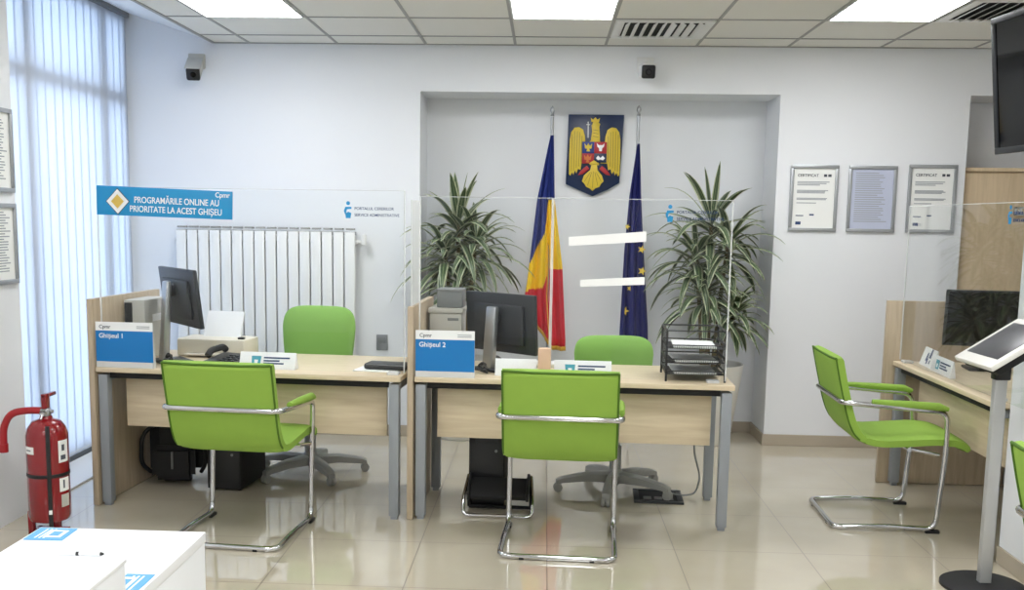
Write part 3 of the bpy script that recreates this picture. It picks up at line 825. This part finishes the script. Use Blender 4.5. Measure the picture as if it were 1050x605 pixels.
# ------------------------------------------------------------------ grey boxes / printers behind the monitors
t = thing('box_file', 'upright light grey box file between side panel and monitor, window-side desk', 'box file', on(desk1, .062, .46), -4.0)
b = B(); box(b, -.06, .06, -.14, .14, 0, .325, .006); obj('case', b, M['greybox'], t)
b = B(); box(b, -.055, -.012, -.142, -.138, .02, .31); obj('spine', b, M['charcoal'], t)
b = B(); box(b, .062, .06, -.05, .05, .2, .24); obj('label', b, M['white'], t)
t = thing('desk_printer', 'flat cream printer at the back of window-side desk', 'printer', on(desk1, .42, .60), -6)
b = B(); box(b, -.20, .20, -.11, .11, 0, .10, .012); obj('body', b, M['cream'], t)
b = B(); prism(b, [(.02, .09), (.10, .24), (.108, .236), (.034, .09)], -.10, .12, 'x'); obj('paper_support', b, M['white'], t)
b = B(); box(b, -.13, .13, -.16, -.10, .012, .022, .003); obj('output_tray', b, M['cream'], t)
b = B(); box(b, .15, .185, -.08, -.05, .10, .112, .003); obj('button', b, M['black'], t)
t = thing('storage_box', 'light grey storage box beside side panel of middle desk', 'storage box', on(desk2, .10, .52), -2)
b = B(); box(b, -.088, .088, -.10, .10, 0, .285, .01); box(b, -.094, .094, -.105, .105, .285, .312, .004); obj('box_body', b, M['greybox'], t)
b = B(); box(b, .01, .07, -.1025, -.099, .245, .26, .002); obj('handle_slot', b, M['midgrey'], t)
t = thing('small_box', 'darker grey box on top of the light grey storage box', 'box', on(desk2, .118, .52, 1.0525), -2)
b = B(); box(b, -.07, .07, -.08, .08, 0, .088, .006); obj('box_body', b, M['midgrey'], t)
b = B(); box(b, -.072, .072, -.082, .082, .086, .10, .003); obj('lid', b, M['midgrey'], t)

# phone, mouse, cables, pouch
t = thing('desk_phone', 'black desk phone below the monitor on window-side desk', 'phone', on(desk1, .60, .28), -20)
b = B(); prism(b, [(-.09, 0), (.10, 0), (.10, .045), (-.09, .015)], -.10, .11, 'x', bev=.005); obj('base', b, M['black'], t)
b = B(); tube(b, fillet([(-.075, -.07, .045), (-.075, -.04, .07), (-.075, .06, .078), (-.075, .085, .06)], .03), .018, 12); obj('handset', b, M['matblack'], t)
b = B()
for i in range(4):
    for j in range(3): box(b, -.01 + .035 * j, .015 + .035 * j, -.06 + .03 * i, -.04 + .03 * i, .012 + .0048 * (i + 1), .026 + .0048 * i)
obj('keypad', b, M['charcoal'], t)
b = B(); tube(b, fillet([(.0, 0, .0075), (.02, .03, .06), (-.03, .05, .03), (.0, .02, .07), (.04, -.02, .022), (-.02, -.03, .04), (.03, -.05, .0075)], .03), .006, 8)
tag(obj('cable', b, M['matblack'], None, loc=on(desk1, .33, .13)), 'coiled black cable beside the blue sign on window-side desk', 'cable')
b = B(); tube(b, fillet([(.0, 0, .0075), (.02, .03, .05), (-.03, .02, .03), (.0, .02, .055), (.03, -.02, .016), (-.02, -.03, .02), (.03, -.04, .0075)], .03), .006, 8)
tag(obj('cable', b, M['matblack'], None, loc=on(desk2, .325, .20)), 'coiled black cable beside the blue sign on middle desk', 'cable')
t = thing('computer_mouse', 'black computer mouse behind plain name plate on middle desk', 'mouse', on(desk2, .36, .57), 20)
b = B(); tt = bmesh.new(); bmesh.ops.create_uvsphere(tt, u_segments=20, v_segments=12, radius=1); merge(b, tt, 0, Matrix.Translation((0, 0, .002)) @ Matrix.Diagonal((.04, .062, .042, 1)))
bmesh.ops.bisect_plane(b, geom=b.verts[:] + b.edges[:] + b.faces[:], plane_co=(0, 0, .0), plane_no=(0, 0, -1), clear_outer=True); obj('shell', b, M['black'], t)
b = B(); tube(b, [(0, .025, .036), (0, .04, .032)], .005, 8); obj('wheel', b, M['midgrey'], t)
t = thing('keyboard', 'white keyboard in front of monitor on middle desk', 'keyboard', on(desk2, .70, .50), 4)
b = B(); box(b, -.2, .2, -.06, .06, 0, .018, .005); obj('base', b, M['cream'], t)
b = B()
for i in range(14):
    for j in range(4): box(b, -.185 + .0265 * i, -.162 + .0265 * i, -.05 + .026 * j, -.028 + .026 * j, .017, .023)
obj('keys', b, M['white'], t)
b = B(); box(b, -.13, .10, -.08, .08, 0, .006, .001)
tag(obj('paper_stack', b, M['paper'], None, loc=on(desk1, 1.46, .22), rot=(0, 0, R(-10))), 'white papers under the black pouch on window-side desk', 'papers')
t = thing('pouch', 'flat black pouch on white papers at right end of window-side desk', 'pouch', on(desk1, 1.49, .235, .746), -8)
b = B(); box(b, -.115, .115, -.06, .06, 0, .032, .013, seg=3); obj('body', b, M['charcoal'], t)
b = B(); tube(b, [(-.10, -.055, .024), (.10, -.055, .024)], .004, 6); obj('zip', b, M['midgrey'], t)

# letter tray
t = thing('letter_tray', 'black wire mesh letter tray with shelves on middle desk', 'letter tray', on(desk2, 1.40, .24), -2)
w_, d_ = .145, .15
for s in (-1, 1):
    b = B(); tube(b, fillet([(s * w_, -d_, 0), (s * w_, -d_, .255), (s * w_, d_, .255), (s * w_, d_, 0)], .012), .0055, 8)
    for z in (.05, .12, .19): tube(b, [(s * w_, -d_, z), (s * w_, d_, z)], .003, 6)
    for k in range(1, 9): tube(b, [(s * w_, -d_ + .0333 * k, .03), (s * w_, -d_ + .0333 * k, .25)], .0012, 5)
    obj('side_frame', b, M['mesh'], t)
b = B(); tube(b, [(-w_, d_, .255), (w_, d_, .255)], .0045, 8); tube(b, [(-w_, -d_, .255), (w_, -d_, .255)], .0035, 8); obj('top_bar', b, M['mesh'], t)
for z in (.035, .095, .165):
    b = B()
    loop = [(-w_, -d_, z + .018), (w_, -d_, z + .018), (w_, d_, z + .018), (-w_, d_, z + .018)]
    tube(b, fillet(loop, .01, True), .0035, 8, closed=True)
    box(b, -w_ + .004, w_ - .004, -d_ + .004, d_ - .004, z, z + .0015)
    for k in range(26):
        x = -w_ + .011 * (k + .6); tube(b, [(x, -d_, z), (x, -d_, z + .018)], .001, 4)
    obj('shelf', b, M['mesh'], t)
for z, yaw in ((.0975, 3), (.1675, -2), (.0375, 1)):
    b = B(); box(b, -.105, .105, -.14, .14, 0, .008)
    p = on(desk2, 1.40, .24, .7395 + z); tag(obj('paper_stack', b, M['paper'], None, loc=p, rot=(0, 0, R(-2 + yaw))), {.0975: 'papers on the middle shelf of the black letter tray', .1675: 'papers on the top shelf of the black letter tray', .0375: 'papers on the lowest shelf of the black letter tray'}[z], 'papers')

# ------------------------------------------------------------------ cantilever visitor chairs
def visitor_chair(label, loc, rz):
    t = thing('visitor_chair', label, 'chair', loc, rz, 'green visitor chairs')
    hw, r = .262, .0135
    loop = [(-hw, -.25, r), (hw, -.25, r), (hw, .0, r + .012), (hw, .25, r + .004), (hw, .275, .40), (hw + .008, .27, .618), (hw + .018, .08, .633), (hw + .018, -.245, .655), (-hw - .018, -.245, .655), (-hw - .018, .08, .633), (-hw - .008, .27, .618), (-hw, .275, .40), (-hw, .25, r + .004), (-hw, .0, r + .012)]
    b = B(); tube(b, fillet(loop, .055, True, 6), r, 12, closed=True); obj('frame', b, M['chrome'], t)
    b = B(); tube(b, [(-hw, .10, .423), (hw, .10, .423)], .011, 10); tube(b, [(-hw, .245, .40), (-hw + .02, .10, .423)], .009, 8); tube(b, [(hw, .245, .40), (hw - .02, .10, .423)], .009, 8); obj('seat_support', b, M['chrome'], t)
    prof = [(-.262, .872), (-.256, .84), (-.238, .76), (-.218, .68), (-.198, .60), (-.178, .54), (-.155, .495), (-.12, .462), (-.07, .447), (0, .443), (.12, .452), (.24, .462), (.33, .458), (.375, .442), (.392, .42)]
    pr = fillet([(0, a, c) for a, c in prof], .02, False, 3); pr = [(p.y, p.z) for p in pr]
    cut = min(range(len(pr)), key=lambda i: abs(pr[i][0] + .11) + abs(pr[i][1] - .458))
    b = B(); ribbon(b, pr[:cut + 1], .52, .052, 14); br = obj('backrest', b, M['green'], t)
    b = B(); ribbon(b, pr[cut:], .50, .05, 14); obj('seat', b, M['green'], t)
    b = B(); tube(b, [(-.255, -.281, .868), (-.12, -.280, .862), (.12, -.280, .862), (.255, -.281, .868)], .006, 8)
    for s in (-1, 1): tube(b, [(s * .257, a - .018, c - .003) for a, c in pr[:cut]], .005, 6)
    obj('piping', b, M['piping'], br)
    for s in (-1, 1):
        b = B(); hp = hw + .016; tube(b, [(s * hp, .268, .634), (s * hp, .22, .646), (s * hp, .08, .652), (s * hp, -.10, .661)], .016, 10, radii=[.010, .020, .020, .014]); obj('armrest_pad', b, M['green'], t)
        for y in (-.15 if s else 0, .235):
            pass
        b = B(); box(b, s * hw - .017, s * hw + .017, .20, .27, 0, .016, .004); obj('floor_glide', b, M['black'], t)
        b = B(); box(b, s * .16 - .012, s * .16 + .012, -.263, -.237, 0, .016, .004); obj('floor_glide', b, M['black'], t)
    return t
vc = visitor_chair('lime green cantilever chair before the window-side desk', (-1.437, 4.71, 0), -5)
dup(vc, (.095, 4.69, 0), -3, 'lime green cantilever chair before the middle desk, seen from behind')
dup(vc, (1.745, 5.305, 0), -92, 'lime green cantilever chair seen side-on at right-hand desk')
dup(vc, (1.735, 2.90, 0), -92, 'lime green chair cut off at the right edge by the white pillar')

# ------------------------------------------------------------------ swivel chairs
def swivel_chair(label, loc, rz, seat_z, base_rot, w, bh=.53):
    t = thing('swivel_chair', label, 'office chair', loc, rz, 'green swivel chairs')   # faces local -y
    b = B()
    lathe(b, [(0, .075), (.045, .075), (.05, .10), (.038, .13), (.03, .14), (0, .14)], 20)
    for k in range(5):
        a = R(base_rot + 72 * k); mt = Matrix.Rotation(a, 4, 'Z')
        tt = bmesh.new(); pr = [(.03, .09, .034, .03), (.17, .09, .03, .024), (.30, .072, .025, .017), (.335, .06, .02, .014)]
        rg = []
        for x, z, hw, hh in pr: rg.append([tt.verts.new((x, s * hw, z + u * hh)) for s, u in ((-1, -1), (1, -1), (1, .6), (.5, 1), (-.5, 1), (-1, .6))])
        for p, q_ in zip(rg, rg[1:]):
            for i in range(6): tt.faces.new((p[i], p[(i + 1) % 6], q_[(i + 1) % 6], q_[i]))
        tt.faces.new(rg[0]); tt.faces.new(rg[-1]); merge(b, tt, 0, mt)
    obj('star_base', b, M['greyplastic'], t)
    for k in range(5):
        a = R(base_rot + 72 * k); c = Vector((0.325 * math.cos(a), .325 * math.sin(a), .026))
        b = B()
        for s in (-1, 1):
            tt = bmesh.new(); bmesh.ops.create_cone(tt, cap_ends=True, segments=20, radius1=.025, radius2=.025, depth=.018); bmesh.ops.bevel(tt, geom=[e for e in tt.edges if len(e.link_faces) == 2 and e.calc_face_angle(0) > 1], offset=.004, segments=2, affect='EDGES')
            merge(b, tt, 0, Matrix.Translation(c) @ Matrix.Rotation(a, 4, 'Z') @ Matrix.Translation((0, s * .013, 0)) @ Matrix.Rotation(R(90), 4, 'X'))
        tube(b, [c, c + Vector((0, 0, .035))], .008, 8); obj('caster', b, M['greyplastic'], t)
    b = B(); tube(b, [(0, 0, .13), (0, 0, seat_z - .06)], .025, 16); tube(b, [(0, 0, .135), (0, 0, .27)], .034, 16); obj('gas_column', b, M['greyplastic'], t)
    b = B(); box(b, -.10, .10, -.12, .10, seat_z - .075, seat_z - .045, .008); tube(b, [(.05, .03, seat_z - .06), (.22, .03, seat_z - .055)], .006, 8); obj('mechanism', b, M['charcoal'], t)
    b = B(); tt = bmesh.new(); bmesh.ops.create_cube(tt, size=1)
    bmesh.ops.scale(tt, vec=(.47, .46, .075), verts=tt.verts); bmesh.ops.bevel(tt, geom=list(tt.edges), offset=.034, segments=4, affect='EDGES'); merge(b, tt, 0, Matrix.Translation((0, -.02, seat_z - .01))); obj('seat', b, M['green2'], t)
    # backrest: rounded trapezoid, curved in plan
    z0, z1 = seat_z + .08, seat_z + bh
    out = []; n = 48
    for k in range(n):
        a = 2 * math.pi * k / n; ca, sa = math.cos(a), math.sin(a); e = .42
        px = math.copysign(abs(ca) ** e, ca); pz = math.copysign(abs(sa) ** e, sa)
        ww = w / 2 * (.86 + .14 * min(1, (pz + 1) / 1.3)); out.append((px * ww, (z0 + z1) / 2 + pz * (z1 - z0) / 2))
    b = B()
    rings = []
    for dy, sc in ((-.03, 0), (-.034, .5), (-.028, .9), (-.012, 1), (.012, 1), (.026, .9), (.03, .5), (.03, 0)):
        zc = (z0 + z1) / 2; ring = []
        if sc == 0:
            ring = [b.verts.new((0, .205 + dy, zc))]
        else:
            for x, z in out:
                xx, zz = x * sc, zc + (z - zc) * sc
                ring.append(b.verts.new((xx, .205 + dy - .35 * xx * xx + .10 * (zz - zc), zz)))
        rings.append(ring)
    for p, q_ in zip(rings, rings[1:]):
        for k in range(n):
            k2 = (k + 1) % n
            if len(p) == 1: b.faces.new((p[0], q_[k2], q_[k]))
            elif len(q_) == 1: b.faces.new((p[k], p[k2], q_[0]))
            else: b.faces.new((p[k], p[k2], q_[k2], q_[k]))
    obj('backrest', b, M['green2'], t)
    b = B(); tube(b, fillet([(0, .02, seat_z - .055), (0, .24, seat_z - .05), (0, .262, seat_z + .25)], .06), .02, 10); obj('back_post', b, M['charcoal'], t)
    for s in (-1, 1):
        b = B(); tube(b, fillet([(s * .19, 0, seat_z - .05), (s * .27, 0, seat_z - .04), (s * .275, .02, seat_z + .19)], .05), .014, 10); ar = obj('armrest', b, M['charcoal'], t)
        b = B(); box(b, s * .275 - .025, s * .275 + .025, -.10, .14, seat_z + .185, seat_z + .21, .01); obj('arm_pad', b, M['charcoal'], ar)
    return t
swivel_chair('green swivel chair behind window-side desk, before the radiator', (-1.375, 5.88, 0), -4, .46, 20, .45)
swivel_chair('low green swivel chair behind the middle desk, below the flags', (.425, 5.66, 0), 4, .43, 38, .46, .44)

# ------------------------------------------------------------------ under the desks
t = thing('backpack', 'black backpack on the floor under window-side desk', 'backpack', (-2.10, 5.66, 0), 8)
b = B(); tt = bmesh.new(); bmesh.ops.create_cube(tt, size=1); bmesh.ops.scale(tt, vec=(.30, .20, .40), verts=tt.verts); bmesh.ops.bevel(tt, geom=list(tt.edges), offset=.075, segments=5, affect='EDGES'); merge(b, tt, 0, Matrix.Translation((0, 0, .2))); obj('body', b, M['bag'], t)
b = B(); tt = bmesh.new(); bmesh.ops.create_cube(tt, size=1); bmesh.ops.scale(tt, vec=(.24, .07, .2), verts=tt.verts); bmesh.ops.bevel(tt, geom=list(tt.edges), offset=.03, segments=4, affect='EDGES'); merge(b, tt, 0, Matrix.Translation((0, -.115, .13))); obj('front_pocket', b, M['bag'], t)
for s in (-1, 1):
    b = B(); tube(b, fillet([(s * .08, -.07, .36), (s * .17, -.12, .30), (s * .18, -.11, .12), (s * .14, -.05, .06)], .06), .012, 8); obj('strap', b, M['bag'], t)
b = B(); tube(b, fillet([(-.05, 0, .39), (-.04, 0, .44), (.04, 0, .44), (.05, 0, .39)], .03), .009, 8); obj('top_handle', b, M['bag'], t)
b = B(); box(b, -.006, .006, -.158, -.150, .10, .2, .002); obj('zip_pull', b, M['midgrey'], t)
def tower(label, loc, rz, w=.18, d=.38, h=.40):
    t = thing('computer_tower', label, 'computer', loc, rz)
    b = B(); box(b, -w/2, w/2, -d/2, d/2, .012, h, .005); obj('case', b, M['matblack'], t)
    b = B(); box(b, -w/2 + .006, w/2 - .006, -d/2 - .008, -d/2, .02, h - .008, .003); fp = obj('front_panel', b, M['black'], t)
    b = B(); box(b, -.06, .06, -d/2 - .0095, -d/2 - .007, h - .09, h - .05, .001); obj('drive_door', b, M['charcoal'], fp)
    b = B(); lathe(b, [(0, 0), (.008, 0), (.008, .003), (0, .003)], 12); bmesh.ops.transform(b, matrix=Matrix.Translation((.05, -d/2 - .0075, h - .13)) @ Matrix.Rotation(R(90), 4, 'X'), verts=b.verts); obj('power_button', b, M['midgrey'], fp)
    for x in (-1, 1):
        for y in (-1, 1):
            b = B(); lathe(b, [(0, 0), (.012, 0), (.012, .0125), (0, .0125)], 10, origin=(x * (w/2 - .025), y * (d/2 - .04), 0)); obj('rubber_foot', b, M['matblack'], t)
tower('black computer tower beside the backpack under window-side desk', (-1.74, 5.62, 0), -6, .2, .36, .34)
tower('black computer tower under middle desk behind the footrest', (-.28, 5.42, 0), -2, .19, .30, .44)
t = thing('footrest', 'black footrest on a chrome tube frame under middle desk', 'footrest', (-.21, 5.145, 0), -2)
b = B(); tube(b, fillet([(-.17, .10, .18), (-.185, -.02, .09), (-.185, -.07, .011), (.175, -.07, .011), (.175, -.02, .09), (.16, .10, .18)], .035), .010, 10); obj('tube_frame', b, M['chrome'], t)
b = B(); tube(b, [(-.17, .10, .011), (.16, .10, .011)], .010, 8); tube(b, [(-.17, .10, .011), (-.17, .10, .18)], .009, 8); tube(b, [(.16, .10, .011), (.16, .10, .18)], .009, 8); obj('rear_frame', b, M['matblack'], t)
b = B(); box(b, -.165, .155, -.06, .10, -.012, .012, .005, mtx=Matrix.Translation((0, 0, .125)) @ Matrix.Rotation(R(24), 4, 'X')); obj('foot_plate', b, M['matblack'], t)
for xa in (-.165, .14):
    b = B(); box(b, xa, xa + .015, -.07, .11, -.012, .035, .004, mtx=Matrix.Translation((0, 0, .125)) @ Matrix.Rotation(R(24), 4, 'X')); obj('edge_rail', b, M['black'], t)
# floor outlet box
t = thing('floor_outlet_box', 'dark square floor outlet box under right end of middle desk', 'floor outlet', (.66, 5.56, 0), -3)
b = B()
for a in ((-.135, .135, -.135, -.105), (-.135, .135, .105, .135), (-.135, -.105, -.105, .105), (.105, .135, -.105, .105)): box(b, *a, 0, .012, .002)
obj('frame', b, M['charcoal'], t)
b = B(); box(b, -.106, .106, -.106, .106, .001, .006); obj('tray', b, M['matblack'], t)
for x in (-.06, 0, .06):
    b = B(); box(b, x - .022, x + .022, -.07, -.02, .005, .010, .002); obj('outlet', b, M['midgrey'], t)
b = B(); tube(b, [(.05, .03, .018), (.05, .06, .02)], .018, 10); box(b, .03, .075, -.01, .03, .006, .035, .006); obj('plug', b, M['greybox'], t)
b = B(); tube(b, fillet([(.73, 5.585, .02), (.80, 5.58, .008), (.87, 5.58, .02), (.895, 5.575, .12), (.845, 5.57, .28), (.87, 5.575, .42), (.88, 5.577, .60)], .08), .005, 8)
tag(obj('cable', b, M['midgrey']), 'thin grey cable rising from floor outlet to the desk leg', 'cable')

# ------------------------------------------------------------------ fire extinguisher
t = thing('fire_extinguisher', 'red fire extinguisher with curved hose by the left wall', 'fire extinguisher', (-2.335, 4.6, 0))
b = B(); r = .094; lathe(b, [(0, .075), (.07, .075), (r - .006, .082), (r, .10), (r, .49), (r - .01, .525), (.065, .553), (.03, .566), (.026, .58), (0, .58)], 36); obj('cylinder', b, M['red'], t)
b = B(); lathe(b, [(0, .575), (.022, .575), (.024, .60), (.018, .615), (0, .62)], 16); tube(b, [(-.035, 0, .60), (.035, 0, .60)], .009, 10); lathe(b, [(0, 0), (.016, 0), (.016, .012), (0, .012)], 14, origin=(.0, -.025, .59)); obj('valve', b, M['steel'], t)
b = B(); box(b, -.012, .012, -.02, .02, .612, .685, .004); box(b, -.01, .01, -.02, .09, .665, .682, .004); obj('lever', b, M['red'], t)
b = B(); tube(b, [(-.01, -.03, .61), (.01, -.03, .61)], .006, 8); tube(b, [(0, -.028, .60), (0, -.05, .57)], .005, 8); obj('safety_pin', b, M['steel'], t)
b = B(); tube(b, fillet([(-.02, 0, .603), (-.09, 0, .602), (-.165, -.01, .59), (-.205, -.01, .52), (-.207, -.01, .41)], .07), .017, 12); hs = obj('hose', b, M['redhose'], t)
b = B(); tube(b, [(-.207, -.01, .44), (-.207, -.01, .40)], .021, 12); obj('nozzle', b, M['redhose'], hs)
b = B(); lathe(b, [(r + .0008, .295), (r + .002, .297), (r + .002, .311), (r + .0008, .313)], 36); st = obj('strap_band', b, M['black'], t)
mz = Matrix.Rotation(R(20), 4, 'Z')
b = B(); box(b, .005, .023, -r - .006, -r + .006, .06, .545, .001, mtx=mz); obj('vertical_strap', b, M['black'], st)
b = B(); box(b, .007, .021, -r - .0075, -r - .005, .125, .145, mtx=mz); obj('tag', b, M['paper'], t)
def wrap(a0, a1, z0, z1, name, m, rr=r + .001):
    b = B(); n = 10; p0 = []; p1 = []
    for k in range(n + 1):
        a = R(a0 + (a1 - a0) * k / n); p0.append(b.verts.new((rr * math.sin(a), -rr * math.cos(a), z0))); p1.append(b.verts.new((rr * math.sin(a), -rr * math.cos(a), z1)))
    for k in range(n): b.faces.new((p0[k], p0[k + 1], p1[k + 1], p1[k]))
    return obj(name, b, m, t)
wrap(-50, -12, .41, .445, 'label', M['paper']); wrap(56, 92, .365, .47, 'label', M['paper']); wrap(56, 92, .225, .29, 'label', M['paper']); wrap(60, 90, .15, .21, 'label', M['greybox'])
wrap(66, 76, .42, .45, 'label_mark', M['darkprint'], r + .002); wrap(62, 80, .378, .40, 'label_mark', M['darkprint'], r + .002); wrap(67, 73, .24, .28, 'label_mark', M['darkprint'], r + .002); wrap(-42, -22, .425, .43, 'label_mark', M['darkprint'], r + .002)
b = B()
box(b, -.096, -.070, -.03, 0, 0, .12, .003); box(b, -.096, .06, .05, .075, 0, .02, .003); box(b, -.02, .02, .05, .075, .0, .10, .003); box(b, -.096, -.070, -.03, .075, 0, .02, .003)
obj('floor_stand', b, M['red'], t)

# ------------------------------------------------------------------ white counter at lower left
def leaflet(label, loc, poly, c):
    t = thing('leaflet', label, 'leaflet', loc)
    b = B(); prism(b, poly, 0, .0015, 'z'); obj('sheet', b, M['lightblue'], t)
    cx = sum(p[0] for p in poly) / 4; cy = sum(p[1] for p in poly) / 4
    b = B(); prism(b, [(cx + c + (x - cx) * .45, cy + (y - cy) * .6) for x, y in poly], .0015, .0022, 'z'); sq = obj('white_square', b, M['white'], t)
    b = B(); prism(b, [(cx + c + (x - cx) * .25, cy + (y - cy) * .35) for x, y in poly], .0022, .0027, 'z'); obj('inner_square', b, M['lightblue'], sq)
    b = B()
    for k in range(3): box(b, poly[3][0] + .018 + .010 * k, poly[3][0] + .022 + .010 * k, poly[3][1] + .012, poly[0][1] - .012, .0015, .002)
    obj('printed_lines', b, M['white'], t)
t = thing('counter', 'low white counter in the lower left foreground', 'counter', (-.97, 1.9, 0))
b = B(); box(b, -.196, .193, -.45, .352, .06, .775, .002); obj('body', b, M['counter'], t)
b = B(); box(b, -.198, .195, -.452, .354, .775, .80, .002); obj('top', b, M['counter'], t)
b = B(); box(b, -.17, .17, -.42, .33, 0, .06); obj('plinth', b, M['midgrey'], t)
t = thing('white_box', 'raised white box standing on the front of the white counter', 'box', (-.955, 1.5, .8005))
b = B(); box(b, -.19, .222, -.09, .205, 0, .117, .002); obj('body', b, M['counter'], t)
b = B(); box(b, -.192, .224, -.092, .207, .117, .1245, .001); obj('lid', b, M['counter'], t)
leaflet('blue leaflet with white square at the rear corner of counter', (0, 0, .8003), [(-1.163, 2.245), (-1.075, 2.243), (-1.072, 2.16), (-1.16, 2.157)], .012)
leaflet('blue leaflet on counter beside the raised white box', (0, 0, .8003), [(-.84, 1.962), (-.782, 1.962), (-.782, 1.86), (-.84, 1.86)], -.012)
t = thing('pen', 'thin white pen with dark ends lying on the white counter', 'pen', (-.97, 2.06, .8065), 3)
b = B(); tube(b, [(-.06, 0, 0), (.03, 0, 0)], .0036, 10); obj('barrel', b, M['white'], t)
b = B(); tube(b, [(.03, 0, 0), (.037, 0, 0)], .0052, 10, radii=[.0045, .002]); obj('tip', b, M['black'], t)
b = B(); tube(b, [(-.022, 0, 0), (-.016, 0, 0)], .0046, 10); obj('grip_ring', b, M['black'], t)

# ------------------------------------------------------------------ tablet stand, wall screen
t = thing('tablet_stand', 'floor stand holding a tilted white tablet, right foreground', 'tablet stand', (1.905, 4.27, 0))
b = B(); lathe(b, [(0, 0), (.175, 0), (.175, .012), (.16, .02), (.03, .026), (0, .026)], 40); obj('base', b, M['matblack'], t)
b = B(); box(b, -.025, .025, -.018, .018, .02, .93, .004); obj('pole', b, M['polegrey'], t)
# head: leans toward -x
mt = Matrix.Translation((-.01, -.05, 1.055)) @ Matrix.Rotation(R(2), 4, 'Z') @ Matrix.Rotation(R(-33), 4, 'Y')
b = B(); box(b, -.155, .155, -.165, .165, -.012, .012, .006, mtx=mt); hd = obj('tablet', b, M['tabletwhite'], t)
b = B(); box(b, -.105, .12, -.135, .135, .0115, .0135, .001, mtx=mt); obj('tablet_screen', b, M['tabletscreen'], hd)
b = B(); box(b, -.135, .15, -.15, .15, -.045, -.013, .006, mtx=mt); obj('holder', b, M['matblack'], t)
b = B(); box(b, -.03, .035, -.025, .025, .90, .99, .006); obj('neck', b, M['black'], t)

t = thing('wall_screen', 'black television mounted high on the right-hand pillar', 'television', (2.045, 4.8, 1.857), -84)
t.rotation_euler = (R(6.5), 0, R(-84))
TW, TH = 1.02, .60       # local x runs toward the camera along the pillar, local -y faces the room
b = B(); box(b, 0, TW, 0, .045, 0, TH, .006); obj('body', b, M['black'], t)
b = B(); box(b, .0, TW, -.010, .0, 0, .028, .003); box(b, 0, TW, -.010, 0, TH - .028, TH, .003); box(b, 0, .028, -.010, 0, .028, TH - .028, .003); box(b, TW - .028, TW, -.010, 0, .028, TH - .028, .003); obj('bezel', b, M['charcoal'], t)
b = B(); box(b, .028, TW - .028, -.003, .0, .028, TH - .028); obj('screen', b, M['screen'], t)
b = B(); box(b, .42, .62, .045, .075, .25, .4, .004); obj('wall_bracket', b, M['matblack'], t)

# ------------------------------------------------------------------ light
W = bpy.data.worlds.new('sky'); bpy.context.scene.world = W; W.use_nodes = True
bg = W.node_tree.nodes['Background']; bg.inputs['Color'].default_value = lin((216, 227, 250)); bg.inputs['Strength'].default_value = 1.85
sc = bpy.context.scene
sc.view_settings.view_transform = 'Standard'; sc.view_settings.look = 'None'; sc.view_settings.gamma = 1; sc.view_settings.use_curve_mapping = False
sc.view_settings.exposure = 0.95
sc.cycles.use_denoising = True; sc.cycles.max_bounces = 10; sc.cycles.transparent_max_bounces = 24; sc.cycles.diffuse_bounces = 5
sc.cycles.sample_clamp_indirect = 6
